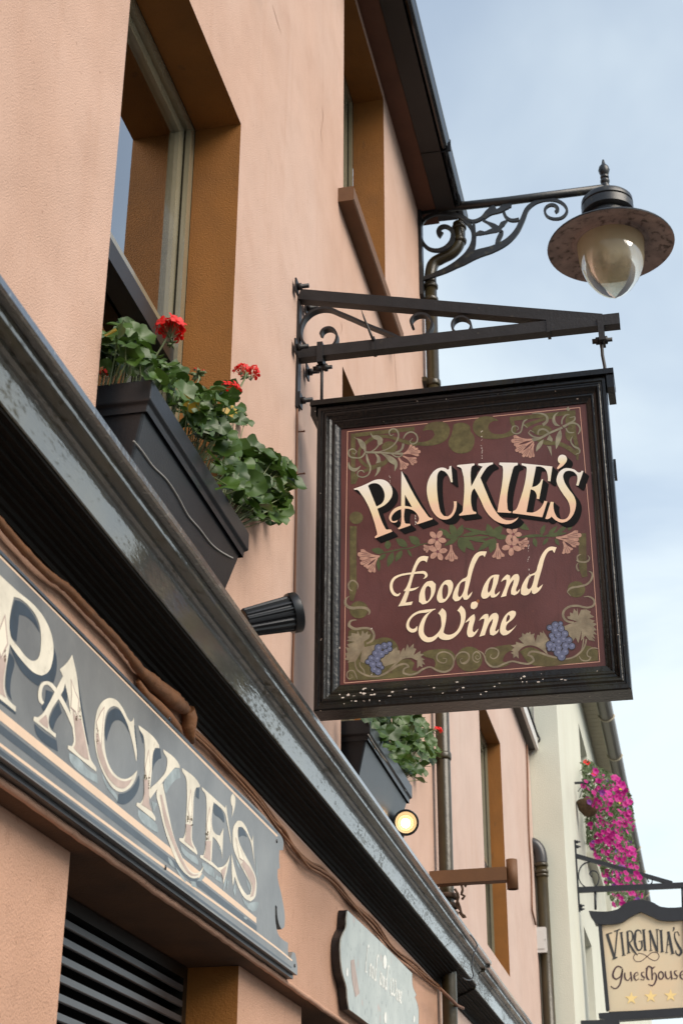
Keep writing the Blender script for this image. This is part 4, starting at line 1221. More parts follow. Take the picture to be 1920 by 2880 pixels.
f.poly([(970, 1200), (900, 1090), (905, 1125), (870, 1110), (870, 1150), (840, 1140), (820, 1220), (800, 1160), (810, 1125), (765, 1140), (760, 1105), (735, 1125), (725, 1115), (700, 1140), (670, 1120), (670, 1160), (630, 1185), (690, 1245), (600, 1220), (600, 1250), (540, 1260),
        (580, 1285), (545, 1320), (570, 1330), (540, 1345), (570, 1360), (570, 1405), (600, 1380), (630, 1410), (625, 1330), (680, 1280), (760, 1260), (850, 1285), (960, 1370), (930, 1290), (960, 1270)], corner=30)
f.build('vine_ornament', MAT['vine_paint'], panel)

# garland leaves and trumpet flowers under the name
f = Flat(1, LV[1])
f.at(A)
def leaf2(cx, cy, ang, ln, w):
    ca, sa = math.cos(R_(ang)), math.sin(R_(ang))
    q = [(0, 0), (.25, -.42), (.55, -.48), (.85, -.2), (1, 0), (.8, .28), (.5, .5), (.2, .35)]
    f.poly([(cx + ln*x*ca - w*y*sa, cy + ln*x*sa + w*y*ca) for x, y in q])
f.stroke([(330, 1190), (480, 1160), (600, 1135), (700, 1125), (800, 1090), (900, 1070)], [8, 14, 14, 14, 12, 8])
for a_ in ((400, 1170, 190, 150, 70), (440, 1140, -90, 110, 70), (660, 1110, 215, 160, 80), (800, 1080, 215, 150, 90), (500, 1170, 110, 180, 70), (420, 1190, 140, 120, 50), (330, 1250, 85, 140, 40), (600, 1150, 120, 150, 60), (660, 1140, 60, 100, 30)):
    leaf2(*a_)
for a_ in ((1230, 1000, -70, 150, 70), (1200, 1000, -110, 170, 80), (1150, 1000, -145, 170, 60), (1240, 1000, 70, 190, 90), (1260, 1000, 45, 220, 80), (1240, 990, 175, 160, 60), (1270, 985, -10, 300, 44), (1290, 1000, 12, 300, 44), (1230, 1010, 150, 180, 50)):
    leaf2(*a_)
f.at(B)
for a_ in ((370, 1080, -110, 160, 80), (380, 1080, -50, 170, 90), (350, 1080, 175, 330, 40), (360, 1060, 195, 330, 40), (400, 1090, 105, 180, 90), (380, 1100, 140, 220, 60), (400, 1080, 0, 160, 60), (650, 920, 30, 160, 70), (700, 1080, -5, 260, 34),
           (920, 1060, -70, 130, 50), (1000, 1060, -45, 150, 44), (960, 1070, -8, 260, 44), (1080, 1060, -40, 200, 44), (1230, 1010, -70, 110, 50), (840, 1090, 75, 110, 50), (1000, 1090, 125, 100, 40), (1080, 1100, 60, 90, 40)):
    leaf2(*a_)
f.stroke([(450, 1085), (650, 1085), (850, 1075), (1100, 1075)], [10, 12, 12, 8])
f.build('garland', MAT['green_paint'], panel)

f = Flat(1, LV[3]); g2 = Flat(1, LV[4]); g3 = Flat(1, LV[4])
def star_flower(o, cx, cy, r, a0):
    f.at(o); g2.at(o); g3.at(o)
    pts = []
    for k in range(5):
        a = R_(a0 + 72 * k)
        pts += [(cx + r * .38 * math.cos(a - .62), cy + r * .38 * math.sin(a - .62)), (cx + r * .85 * math.cos(a - .30), cy + r * .85 * math.sin(a - .30)),
                (cx + r * 1.05 * math.cos(a), cy + r * 1.05 * math.sin(a)), (cx + r * .85 * math.cos(a + .30), cy + r * .85 * math.sin(a + .30))]
    f.poly(pts, corner=70)
    g2.disc(cx, cy, r * .16)
    for k in range(5):
        a = R_(a0 + 72 * k + 36)
        g3.stroke([(cx + r * .1 * math.cos(a), cy + r * .1 * math.sin(a)), (cx + r * .5 * math.cos(a), cy + r * .5 * math.sin(a))], [6, 3])
def trumpet(o, base, tip, w):
    f.at(o); g3.at(o)
    b = np.array(base, float); t_ = np.array(tip, float); d = t_ - b; nn = np.array([-d[1], d[0]]) / np.linalg.norm(d)
    q = lambda s, r: tuple(b + d * s + nn * r * w)
    f.poly([q(0, .10), q(.35, .16), q(.62, .38), q(.80, .62), q(.92, .55), q(.90, .22), q(1.0, .2), q(1.04, 0), q(1.0, -.2), q(.90, -.24), q(.92, -.55), q(.80, -.6), q(.62, -.38), q(.35, -.16), q(0, -.10)], corner=60)
    for s in (-.25, 0, .25):
        g3.stroke([q(.45, s * .5), q(.88, s)], [3, 5])
for o, cx, cy, r, a0 in ((A, 990, 1025, 105, -60), (A, 1000, 1165, 105, -80), (B, 610, 1050, 92, -70), (B, 590, 1185, 108, -50)):
    star_flower(o, cx, cy, r, a0)
for o, b_, t_, w in ((A, (350, 1220), (110, 1195), 100), (A, (335, 1225), (140, 1300), 90), (A, (320, 1240), (235, 1390), 100), (A, (1150, 1090), (1155, 1270), 120), (A, (950, 1100), (845, 1140), 80),
                  (B, (430, 1150), (445, 1325), 115), (B, (650, 1140), (780, 1140), 90), (B, (660, 1140), (725, 1215), 60), (B, (1090, 1090), (1365, 1060), 100), (B, (1110, 1095), (1345, 1160), 80), (B, (1170, 1130), (1230, 1260), 110),
                  (E_, (690, 545), (880, 520), 80), (E_, (700, 545), (820, 470), 80), (E_, (690, 570), (840, 640), 80), (E_, (640, 590), (720, 710), 95),
                  (F_, (740, 545), (515, 560), 100), (F_, (750, 560), (560, 670), 80), (F_, (760, 570), (640, 735), 70), (F_, (760, 590), (715, 745), 80)):
    trumpet(o, b_, t_, w)
f.build('painted_flowers', MAT['flower_paint'], panel)
g2.build('flower_hearts', MAT['flower_heart'], panel)
g3.build('petal_lines', MAT['flower_line'], panel, True, True)

gr = {H_: [(920,550,38),(980,535,24),(858,580,30),(985,590,36),(915,615,38),(1028,650,38),(952,660,38),(880,670,30),(897,712,30),(1010,710,38),(1075,725,36),(955,740,45),(860,775,42),(1035,785,40),(1107,790,36),(905,780,28),(960,810,34),(853,825,20),(898,825,22),(952,862,44),(1032,852,38),(992,908,44)],
      G_: [(455,730,42),(520,705,36),(578,688,28),(582,740,28),(540,770,30),(485,800,40),(420,790,34),(375,845,34),(437,850,40),(335,885,26),(390,912,38),(462,915,34),(405,970,36),(450,995,38),(495,950,22)]}
f = Flat(1, LV[3]); g2 = Flat(1, LV[4]); g3 = Flat(1, LV[5])
for o, l in gr.items():
    for x, y, r in l:
        f.at(o).disc(x, y, r + 8, n=12); g2.at(o).disc(x, y, r - 1, n=14); g3.at(o).disc(x + r*.12, y - r*.1, r * .36, r * .3, n=9)
f.build('grape_outline', MAT['grape_dark'], panel)
g2.build('painted_grapes', MAT['grape_blue'], panel)
g3.build('grape_highlight', MAT['grape_light'], panel, True, True)

LET = {
 'P': (A, [(60,458),(140,430),(225,392),(290,362),(350,352),(410,365),(460,405),(490,470),(485,540),(450,600),(400,645),(322,682),(410,900),(425,918),(475,915),(490,940),(300,1015),(293,1000),(320,975),(318,945),(118,485),(95,470),(65,472)],
       [[(218,425),(245,405),(300,395),(350,415),(390,470),(405,530),(395,590),(365,630),(312,658)]]),
 'A': (A, [(593,255),(885,757),(910,782),(942,787),(943,802),(772,858),(760,846),(783,825),(790,795),(770,745),(730,705),(680,685),(632,680),(632,838),(645,852),(692,853),(692,872),(565,915),(553,902),(580,880),(590,840),(590,688),(545,705),(500,745),(480,790),(490,822),(525,822),(550,808),(545,828),(515,840),(478,832),(455,795),(465,745),(505,690),(555,662),(590,652),(592,400)],
       [[(632,525),(632,650),(712,665)]]),
 'C': (A, [(1152,200),(1168,385),(1148,385),(1120,310),(1080,265),(1035,250),(1005,280),(992,380),(995,500),(1010,620),(1035,720),(1070,765),(1115,770),(1155,735),(1180,670),(1180,600),(1213,600),(1210,670),(1185,740),(1140,790),(1080,805),(1020,790),(950,720),(905,620),(878,490),(885,400),(920,310),(970,250),(1030,222),(1085,226),(1110,245),(1128,235),(1133,205)], []),
 'K': (B, [(-20,272),(172,253),(175,272),(145,285),(135,315),(138,513),(240,325),(265,288),(215,275),(215,255),(380,243),(382,262),(330,285),(290,330),(240,415),(300,560),(380,740),(440,830),(500,880),(560,895),(620,885),(667,858),(640,895),(580,930),(510,935),(430,910),(350,850),(290,770),(240,660),(172,532),(142,580),(150,770),(165,795),(192,800),(192,820),(5,842),(3,825),(35,800),(45,750),(30,320),(15,300),(-20,290)], []),
 'I': (B, [(455,243),(660,247),(660,270),(620,285),(602,330),(545,760),(560,790),(585,795),(583,810),(430,802),(440,740),(495,330),(488,285),(450,265)], []),
 'E': (B, [(703,252),(1048,288),(1025,455),(998,450),(995,380),(970,320),(920,290),(865,288),(820,520),(870,505),(905,475),(930,430),(943,432),(900,655),(873,650),(870,600),(845,560),(805,545),(757,800),(830,805),(900,770),(940,720),(958,675),(992,680),(935,858),(600,812),(605,790),(640,770),(665,720),(760,330),(755,290),(703,272)], []),
 "'": (B, [(1110,200),(1130,165),(1165,155),(1200,170),(1213,205),(1195,250),(1110,320),(1098,308),(1135,255),(1115,235)], []),
 'S': (B, [(1397,340),(1340,505),(1315,498),(1330,430),(1325,390),(1290,350),(1240,335),(1195,345),(1170,385),(1180,450),(1230,540),(1290,620),(1313,690),(1305,770),(1270,850),(1210,905),(1150,918),(1090,895),(1040,850),(1000,878),(970,875),(1030,685),(1063,688),(1060,740),(1075,810),(1110,865),(1160,885),(1210,870),(1245,810),(1245,740),(1220,670),(1170,600),(1115,510),(1095,450),(1105,390),(1140,335),(1190,308),(1250,310),(1300,325),(1340,355),(1368,352),(1378,335)], []),
}
for ch, (o, outer, holes) in LET.items():
    s = Flat(1, LV[6]).at(o)
    s.shade(outer, (66, 56), .0006)
    s.build('letter_shade', MAT['shadow_paint'], panel)
    s = Flat(1, LV[7]).at(o)
    s.poly(outer, holes, corner=45)
    s.build('letter', MAT['letter_blend'], panel)

WORDS = [
 (C, [(430,175),(498,182),(475,250),(455,230),(415,232),(380,270),(345,352),(295,520),(290,545),(240,700),(322,686),(305,725),(155,742),(180,700),(240,570),(215,570),(240,540),(265,490),(305,360),(345,260),(385,195)], []),
 (C, [(390,690),(395,610),(430,520),(480,465),(540,455),(578,490),(572,570),(535,650),(480,705),(430,720)], [[(460,640),(458,570),(470,530),(492,510),(520,530),(525,590),(510,650),(485,685),(468,680)]]),
 (C, [(592,660),(600,590),(640,500),(690,450),(745,445),(772,485),(765,560),(725,640),(670,695),(620,700)], [[(652,620),(652,560),(665,510),(685,492),(710,510),(718,570),(705,625),(680,660),(660,655)]]),
 (C, [(1152,125),(1128,188),(1110,165),(1075,175),(1040,225),(1000,320),(960,480),(935,600),(940,625),(990,575),(970,625),(930,665),(895,665),(878,630),(840,675),(795,685),(765,650),(780,580),(820,500),(880,435),(925,410),(945,330),(970,250),(1010,170),(1060,130)], [[(830,620),(835,560),(860,480),(912,455),(895,560),(870,615),(845,640)]]),
 (C, [(1090,630),(1100,560),(1140,470),(1200,400),(1250,385),(1292,388),(1275,470),(1240,590),(1250,612),(1300,570),(1280,610),(1240,640),(1200,640),(1190,615),(1150,650),(1110,655)], [[(1165,580),(1170,510),(1195,440),(1228,410),(1215,500),(1195,560),(1172,590)]]),
 (C, [(1310,470),(1330,430),(1380,382),(1412,395),(1415,440),(1460,385),(1500,378),(1517,410),(1500,500),(1480,560),(1490,580),(1527,540),(1505,590),(1460,618),(1425,605),(1425,560),(1450,480),(1455,440),(1420,480),(1385,560),(1370,625),(1308,640),(1330,590),(1370,480),(1372,440),(1345,445)], []),
 (Dd, [(1055,158),(1030,222),(1010,190),(970,200),(930,260),(890,400),(850,540),(835,600),(848,615),(902,572),(880,620),(840,665),(800,685),(778,670),(775,635),(740,685),(690,698),(655,680),(660,610),(690,540),(740,475),(820,435),(845,360),(880,260),(930,185),(980,152)], [[(725,610),(735,550),(760,490),(810,468),(790,560),(765,615),(740,630)]]),
 (C, [(582,765),(500,830),(460,910),(443,990),(450,1050),(490,1090),(540,1085),(600,1040),(640,970),(640,900),(630,850),(605,820),(650,762),(690,800),(695,880),(670,1010),(665,1035),(700,1058),(760,1055),(820,1010),(855,930),(860,860),(845,810),(820,790),(862,733),(905,780),(915,850),(890,950),(830,1050),(750,1110),(680,1120),(630,1105),(605,1080),(560,1125),(500,1145),(440,1130),(395,1075),(385,1000),(410,920),(450,850),(505,805)], []),
 (C, [(1010,828),(1020,870),(995,980),(995,1020),(1010,1035),(1060,990),(1035,1040),(990,1085),(945,1085),(930,1050),(935,990),(960,900),(905,928),(935,890),(975,850)], []),
 (C, [(1065,905),(1085,870),(1130,830),(1165,828),(1172,860),(1165,890),(1215,825),(1260,815),(1282,845),(1270,930),(1245,1010),(1255,1025),(1290,995),(1270,1040),(1225,1070),(1190,1060),(1185,1010),(1215,920),(1220,880),(1180,930),(1150,1000),(1130,1065),(1067,1083),(1090,1020),(1120,920),(1125,880),(1095,885)], []),
 (C, [(1490,945),(1440,1010),(1380,1060),(1335,1068),(1305,1040),(1302,980),(1330,890),(1380,820),(1440,790),(1475,800),(1478,830),(1450,880),(1375,950),(1365,1000),(1385,1020),(1430,1000)], [[(1370,920),(1375,870),(1395,835),(1412,850),(1405,890)]]),
]
for i, (o, outer, holes) in enumerate(WORDS):
    s = Flat(1, LV[5]).at(o)
    s.poly(outer, holes, corner=48)
    if i == 0:
        s.val = LV[6]
        s.stroke([(180, 590), (150, 615), (110, 600), (82, 550), (80, 490), (110, 430), (180, 392), (260, 376), (330, 368), (400, 360), (455, 365), (472, 395), (440, 432)], [8, 26, 34, 34, 32, 28, 22, 20, 22, 26, 34, 30, 4])
        s.stroke([(225, 560), (300, 555), (350, 542), (390, 520)], [16, 30, 20, 3])
    if i == 7:
        s.val = LV[6]
        s.stroke([(575, 772), (470, 795), (380, 810), (310, 855), (268, 920), (268, 980), (310, 1015), (350, 1005), (368, 965)], [8, 34, 26, 24, 28, 36, 42, 36, 6])
    if i == 8:
        s.poly([(970,730),(985,695),(1025,685),(1052,705),(1040,750),(1005,775),(975,765)])
    s.build('letter', MAT['cream_paint'], panel, True)
f = Flat(1, LV[2]).at(C)
f.poly([(1028, 690), (1052, 660), (1072, 675), (1055, 715)])
f.build('rust_mark', MAT['rust_paint'], panel)
# a few runs of bird lime / flaked white specks
f = Flat(1, LV[7])
rnd = random.Random(5)
for u, v0, v1, n_ in ((1354, 1212, 1290, 20), (1096, 1338, 1366, 8), (1168, 1450, 1475, 8), (1485, 1520, 1600, 12), (1487, 1600, 1625, 10), (1044, 1890, 1900, 4), (1045, 1764, 1775, 3)):
    for _ in range(n_):
        y = rnd.uniform(v0, v1)
        f.at((0, 0), 1).disc(u + rnd.gauss(0, 1.1), y, rnd.uniform(.4, 1.3), rnd.uniform(.6, 2.4), n=6, dv=-.0001 * rnd.random())
f.build('white_specks', MAT['white_chip'], panel, True, True)

# ================================================================== long lettered board on the shop front
XB = 0.042
bd = empty('fascia_sign', (XB, 4.0, 2.54), 'long slate grey board with cream outlined serif letters and scrolled end, under the cornice', 'sign')
# left part of the board lies outside the frame: continue it to its mirrored end
ol = [(-420, 1115), (0, 1545), (392, 1945), (600, 2158), (787, 2346), (796, 2362), (796, 2391), (786, 2391), (785, 2415), (787, 2442), (781, 2444), (781, 2470), (790, 2510), (801, 2575), (800, 2607), (792, 2614),
      (784, 2597), (779, 2550), (774, 2545), (774, 2580), (780, 2620), (787, 2635), (810, 2652), (810, 2699), (816, 2699), (823, 2677), (830, 2681), (836, 2718), (836, 2743), (400, 2421), (0, 2125), (-420, 1815)]
board = plate(MB(), ol, 0, XB, -.036, n=4, corner=35).build('board', MAT['board_slate'], bd)
# dark edge strip under the board
ed = [(-420, 1815), (0, 2125), (400, 2421), (836, 2743)]
mb = MB()
a_ = [P(u, v, 0, XB) for u, v in ed]
for i in range(3):
    p, q = a_[i], a_[i+1]
    xb0 = XB - .014
    mb.add([(xb0, p.y, p.z - .0005), (xb0, q.y, q.z - .0005), (.001, q.y, q.z - .0005), (.001, p.y, p.z - .0005),
            (xb0, p.y, p.z - .012), (xb0, q.y, q.z - .012), (.001, q.y, q.z - .012), (.001, p.y, p.z - .012)],
           [(0,1,2,3),(7,6,5,4),(0,4,5,1),(1,5,6,2),(2,6,7,3),(3,7,4,0)])
mb.build('bottom_batten', MAT['board_edge'], bd)
I_ = (0, 1620); J_ = (0, 1900); K_ = (200, 1920); L_ = (360, 2100); M_ = (440, 2280)
BL = [XB + .00025 * i for i in range(1, 8)]
f = Flat(0, BL[0]).at((0, 0), 1)
f.poly([(-420, 1683), (0, 1995), (721, 2581), (721, 2597), (0, 2025), (-420, 1718)], smooth=False)
f.stroke([(-420, 1770), (0, 2093), (400, 2392), (770, 2660), (822, 2702)], [9, 8, 7, 5, 4])
f.stroke([(-420, 1143), (-200, 1365), (57, 1618), (392, 1957), (600, 2170), (780, 2352)], [9, 9, 9, 7, 6, 5])
f.build('painted_line', MAT['band_peach'], board)
f = Flat(0, BL[0]).at((0, 0), 1)
f.poly([(-420, 1729), (0, 2036), (722, 2604), (722, 2622), (0, 2062), (-420, 1754)], smooth=False)
f.stroke([(-420, 1800), (0, 2113), (400, 2410), (820, 2722)], [14, 12, 8, 4])
f.stroke([(-420, 1124), (0, 1552), (392, 1949), (600, 2161), (780, 2342)], [13, 12, 10, 7, 4])
f.build('dark_band', MAT['band_blue'], board)

f = Flat(0, BL[1])
f.at(I_).poly([(170,270),(230,285),(330,370),(420,520),(450,640),(380,530),(300,460),(220,435),(190,740),(130,670)])
f.poly([(607,800),(640,920),(635,1090),(605,1205),(540,1180),(470,1185),(435,1240),(340,1170),(230,1050),(150,880),(120,780),(250,940),(390,1080),(470,1110),(550,1070),(590,950)])
f.poly([(110, 860), (165, 950), (130, 1150), (120, 1300), (140, 1400), (80, 1300), (80, 1050)])
f.poly([(-60, 1380), (180, 1560), (182, 1530), (0, 1390)])
f.at(J_).stroke([(875, 50), (905, 280), (950, 540), (1000, 780)], [20, 26, 24, 8])
f.poly([(390,540),(425,680),(655,855),(640,730),(500,640)]).poly([(520, 160), (600, 190), (560, 300), (500, 420), (470, 350), (500, 300)]).poly([(660, 300), (700, 420), (640, 500), (600, 610), (560, 540), (590, 420)]).poly([(735, 100), (760, 250), (740, 310), (690, 210)])
f.at(K_).poly([(500,285),(430,330),(395,440),(380,560),(400,660),(440,520),(480,440),(530,420),(590,450),(655,570),(610,400),(560,320)])
f.poly([(540,1250),(620,1235),(700,1170),(765,1040),(770,1150),(700,1300),(600,1370),(520,1350)])
f.stroke([(716, 480), (730, 640), (748, 860)], [14, 22, 10]).stroke([(775, 540), (800, 600), (812, 680)], [10, 22, 8])
f.poly([(925, 790), (960, 735), (1005, 745), (1018, 850), (980, 870), (940, 920), (920, 1000), (910, 940)])
f.at(L_).poly([(960, 640), (1020, 670), (1075, 760), (1085, 860), (1030, 800), (975, 760)]).poly([(770, 460), (805, 470), (800, 590), (765, 560)]).poly([(1245, 900), (1290, 920), (1340, 1020), (1290, 1000), (1250, 1020)])
f.build('letter_shade', MAT['letter_blue'], board)
f = Flat(0, BL[1])
f.at(J_).poly([(780,870),(800,980),(1105,1215),(1090,1110),(1040,1090),(960,1020),(900,940)])
f.at(K_).poly([(340,1000),(400,1170),(500,1300),(530,1350),(520,1270),(430,1170),(370,1060)]).poly([(585, 1270), (625, 1265), (638, 1320), (600, 1355), (580, 1330)])
f.poly([(1045,1130),(1150,980),(1215,962),(1232,1070),(1170,1100),(1070,1250)]).poly([(755,1430),(770,1530),(980,1690),(965,1600)]).poly([(965, 845), (1000, 840), (1000, 870), (968, 872)]).poly([(905, 1330), (970, 1360), (930, 1460)])
f.at(L_).poly([(590,1100),(610,1185),(795,1335),(775,1250),(690, 1200)]).poly([(830, 1300), (880, 1320), (965, 1390), (970, 1470), (860, 1390)]).poly([(990, 1440), (1050, 1480), (1055, 1535), (985, 1490)]).poly([(450, 1240), (500, 1290), (530, 1370), (480, 1330)]).stroke([(540, 1360), (600, 1450), (650, 1520)], [8, 30, 10])
f.poly([(765, 490), (800, 500), (800, 590), (775, 560)]).stroke([(1015, 760), (1060, 800), (1080, 860)], [6, 24, 6]).stroke([(1010, 1100), (1035, 1150), (1048, 1190)], [6, 16, 4])
f.at(M_).poly([(960,960),(1000,1060),(1080,1140),(1130,1110),(1150,1030),(1100,1025),(1040,1045),(985,1000)]).stroke([(895, 550), (920, 610), (940, 660)], [6, 20, 4]).stroke([(1015, 780), (1035, 840), (1055, 910)], [6, 22, 4]).stroke([(785, 760), (770, 830), (755, 900)], [14, 22, 6]).stroke([(805, 790), (795, 880)], [20, 10]).stroke([(885, 830), (880, 900), (885, 960)], [10, 30, 4])
f.stroke([(1125, 520), (1130, 700), (1140, 800)], [4, 14, 4]).poly([(980, 1190), (1015, 1200), (1020, 1225), (990, 1215)])
f.poly([(380, 790), (440, 800), (460, 870), (400, 850)]).poly([(460, 790), (520, 700), (545, 740), (500, 790)])
f.build('pale_shade', MAT['letter_paleblue'], board)

BLET = [
 (I_, [(-190,-190),(20,5),(200,170),(380,320),(500,470),(580,650),(605,800),(595,950),(545,1080),(470,1120),(390,1090),(250,950),(115,765),(95,900),(60,1130),(60,1280),(95,1385),(183,1470),(180,1528),(0,1380),(-150,1260),(-150,1200),(-90,1230),(-60,1150),(-50,700),(-60,100),(-110,-60),(-190,-130)],
      [[(160,235),(230,255),(330,340),(410,450),(455,580),(465,740),(450,880),(420,940),(370,955),(310,920),(220,810),(125,680)]], []),
 (J_, [(815,-235),(870,20),(900,280),(940,540),(990,800),(1030,950),(1086,1048),(1084,1080),(765,822),(768,786),(810,795),(832,745),(825,640),(800,450),(770,250),(735,90),(700,-20),(675,-70),(760,-150)], [],
      [('p', [(710,10),(735,90),(560,440),(550,520),(570,600),(632,655),(630,700),(380,505),(385,462),(430,470),(480,430),(560,300),(640,140)]),
       ('s', [(490,315),(462,280),(455,180),(490,95),(545,85),(605,135),(680,250),(760,400),(800,500),(838,615)], [34, 42, 40, 38, 40, 42, 44, 42, 36, 8])]),
 (K_, [(708,390),(715,550),(740,870),(735,885),(690,660),(640,480),(580,350),(530,280),(480,262),(430,290),(390,380),(375,560),(385,760),(420,900),(480,1010),(560,1075),(630,1080),(690,1045),(745,985),(735,1050),(690,1150),(620,1215),(560,1230),(490,1200),(410,1100),(340,960),(290,800),(265,600),(275,420),(310,280),(370,200),(440,172),(510,195),(580,280),(640,400),(668,440),(690,430)], [], []),
 (K_, [(762,480),(990,700),(992,735),(945,735),(925,790),(910,1000),(890,1200),(880,1330),(900,1430),(950,1520),(948,1558),(738,1385),(740,1350),(780,1355),(810,1310),(830,900),(830,700),(815,600),(765,510)], [],
      [('p', [(1040,750),(1222,930),(1222,960),(1170,955),(1120,1010),(1000,1160),(890,1310),(885,1210),(980,1110),(1060,1010),(1082,920),(1080,850),(1042,780)]),
       ('L', [(325,500),(390,410),(415,530),(460,760),(530,1050),(620,1260),(690,1380),(750,1420),(800,1410),(850,1345),(835,1400),(790,1470),(730,1480),(660,1440),(580,1350),(500,1180),(420,950),(360,700)])]),
 (L_, [(610,240),(808,430),(808,455),(770,460),(750,510),(735,760),(720,960),(725,1060),(780,1190),(780,1218),(578,1055),(580,1028),(620,1030),(640,990),(655,800),(665,500),(650,340),(612,275)], [], []),
 (L_, [(833,452),(1095,690),(1105,655),(1130,850),(1160,1060),(1160,1095),(1120,880),(1085,740),(1010,660),(965,625),(955,930),(985,980),(1035,1000),(1075,915),(1060,1270),(1045,1150),(1000,1060),(955,1010),(940,1290),(1010,1360),(1080,1340),(1150,1215),(1110,1420),(1075,1545),(1050,1430),(1010,1390),(812,1245),(815,1220),(850,1222),(870,1150),(880,900),(885,640),(870,530),(835,480)], [], []),
 (L_, [(1160,560),(1180,527),(1205,570),(1205,660),(1165,800),(1175,680),(1160,640)], [], []),
 (M_, [(1088,270),(1095,480),(1110,640),(1085,480),(1060,350),(1010,240),(960,180),(925,185),(915,240),(930,350),(990,480),(1070,630),(1120,760),(1125,880),(1105,980),(1060,1020),(1000,990),(940,900),(880,740),(862,850),(850,720),(845,480),(870,600),(920,780),(980,900),(1020,950),(1055,940),(1065,850),(1010,730),(930,580),(870,430),(858,290),(870,180),(910,115),(950,115),(1000,170),(1050,290),(1075,340)], [], []),
]
for o, outer, holes, extra in BLET:
    s = Flat(0, BL[2]).at(o)
    s.poly(outer, holes, corner=48)
    s.val = BL[2] + .0001
    for e in extra:
        if e[0] == 'p': s.poly(e[1], corner=48)
        elif e[0] == 's': s.stroke(e[1], e[2], dv=.00005)
        else: s.at(L_).poly(e[1], corner=48)
    s.build('letter', MAT['letter_cream'], board, True)
f = Flat(0, BL[4])
f.at(I_).poly([(-30, 860), (20, 930), (70, 870), (75, 950), (45, 1180), (50, 1300), (75, 1370), (0, 1320), (-60, 1260), (-30, 1150)])
f.at(J_).poly([(822,390),(870,470),(915,490),(960,700),(1005,950),(940,920),(830,810),(852,760),(848,640)]).poly([(440, 510), (520, 440), (540, 500), (545, 600), (490, 560)])
f.at(K_).poly([(285,560),(300,780),(350,930),(430,1080),(520,1170),(590,1190),(650,1150),(690,1080),(600,1110),(520,1080),(440,1000),(390,880),(350,740),(340,620)])
f.poly([(822,1080),(868,1100),(880,1240),(880,1340),(915,1450),(795,1370),(815,1320)])
f.at(L_).stroke([(372,540),(440,850),(520,1080),(620,1310),(720,1440),(790,1440)], [20, 46, 34, 28, 24, 8]).poly([(655,870),(720,880),(712,1060),(745,1150),(637,1060),(650,1000)]).poly([(875,1060),(935,1060),(930,1290),(850,1240),(872,1180)]).poly([(1045, 1390), (1110, 1340), (1075, 1500)])
f.at(M_).poly([(985,560),(1060,650),(1110,760),(1110,870),(1090,960),(1055,975),(1080,860),(1030,740),(955,600)])
f.build('letter_fill', MAT['letter_pink'], board)
f = Flat(0, BL[4]); g2 = Flat(0, BL[5]); g3 = Flat(0, BL[5])
def diamond(o, pts):
    c = np.mean(np.array(pts, float), 0)
    f.at(o).poly(pts, smooth=False)
    g2.at(o).poly([tuple(c + (np.array(p) - c) * .86 - np.array([0, 0])) for p in pts], smooth=False)
diamond(I_, [(62, 425), (95, 765), (15, 935), (-40, 760), (-20, 640)])
diamond(J_, [(800, 30), (850, 180), (892, 265), (880, 490), (855, 420), (798, 365), (808, 200)])
diamond(K_, [(380, 262), (358, 500), (335, 740), (290, 480), (283, 440), (340, 320)])
diamond(K_, [(875, 745), (897, 980), (860, 1130), (832, 970)])
diamond(L_, [(708, 470), (727, 700), (702, 870), (676, 700)])
diamond(L_, [(920, 670), (940, 900), (910, 1062), (884, 890)])
diamond(M_, [(890, 295), (945, 430), (992, 580), (935, 540)])
f.build('letter_outline', MAT['letter_mauve'], board)
g2.build('letter_highlight', MAT['letter_gold'], board)
rnd = random.Random(9)
for o, x, y0, y1 in ((J_, 905, 340, 510), (J_, 862, 460, 520), (K_, 295, 500, 690), (K_, 880, 1065, 1200), (K_, 838, 1040, 1100), (L_, 715, 780, 890), (L_, 677, 780, 850), (L_, 895, 960, 1050), (I_, 60, 830, 960)):
    for _ in range(9):
        g3.at(o).disc(x + rnd.gauss(0, 6), rnd.uniform(y0, y1), rnd.uniform(3, 8), rnd.uniform(4, 12), n=6, dv=.0001 * rnd.random())
g3.build('worn_gilding', MAT['letter_wear'], board, True, True)
for u, v in ((477, 2022), (778, 2366), (828, 2716), (465, 2440)):
    p = P(u, v, 0, XB)
    MB().lathe([(.006, 0), (.006, .002), (0, .003)], p, 8, (1, 0, 0)).build('screw', MAT['board_edge'], bd)

# ================================================================== scalloped plaque further along
XP = 0.042
pq = empty('plaque', P(1080, 2880, 0, XP), 'pale worn scalloped plaque with faint white script on the pink shop wall', 'sign')
o9 = (900, 2380); k9 = .3827
ol = [(203, 474), (440, 700), (675, 935), (680, 1030), (705, 1090), (695, 1110), (718, 1180), (722, 1320), (720, 1420), (705, 1500), (712, 1560), (690, 1640), (680, 1662), (440, 1380), (215, 1200), (205, 1140), (195, 1035), (165, 930), (152, 800), (155, 690), (172, 640), (192, 600), (195, 530)]
pb = plate(MB(), ol, 0, XP, -.005, o9, k9, corner=40).build('board', MAT['plaque'], pq)
rim = [(p[0] * k9 + o9[0], p[1] * k9 + o9[1]) for p in ol]
# dark painted rim just behind the face
c9 = np.mean(np.array(rim), 0)
plate(MB(), [tuple(c9 + (np.array(p) - c9) * 1.008) for p in rim], 0, XP - .0055, -.034, n=4, corner=40).build('edge', MAT['board_edge'], pq)
f = Flat(0, XP + .001)
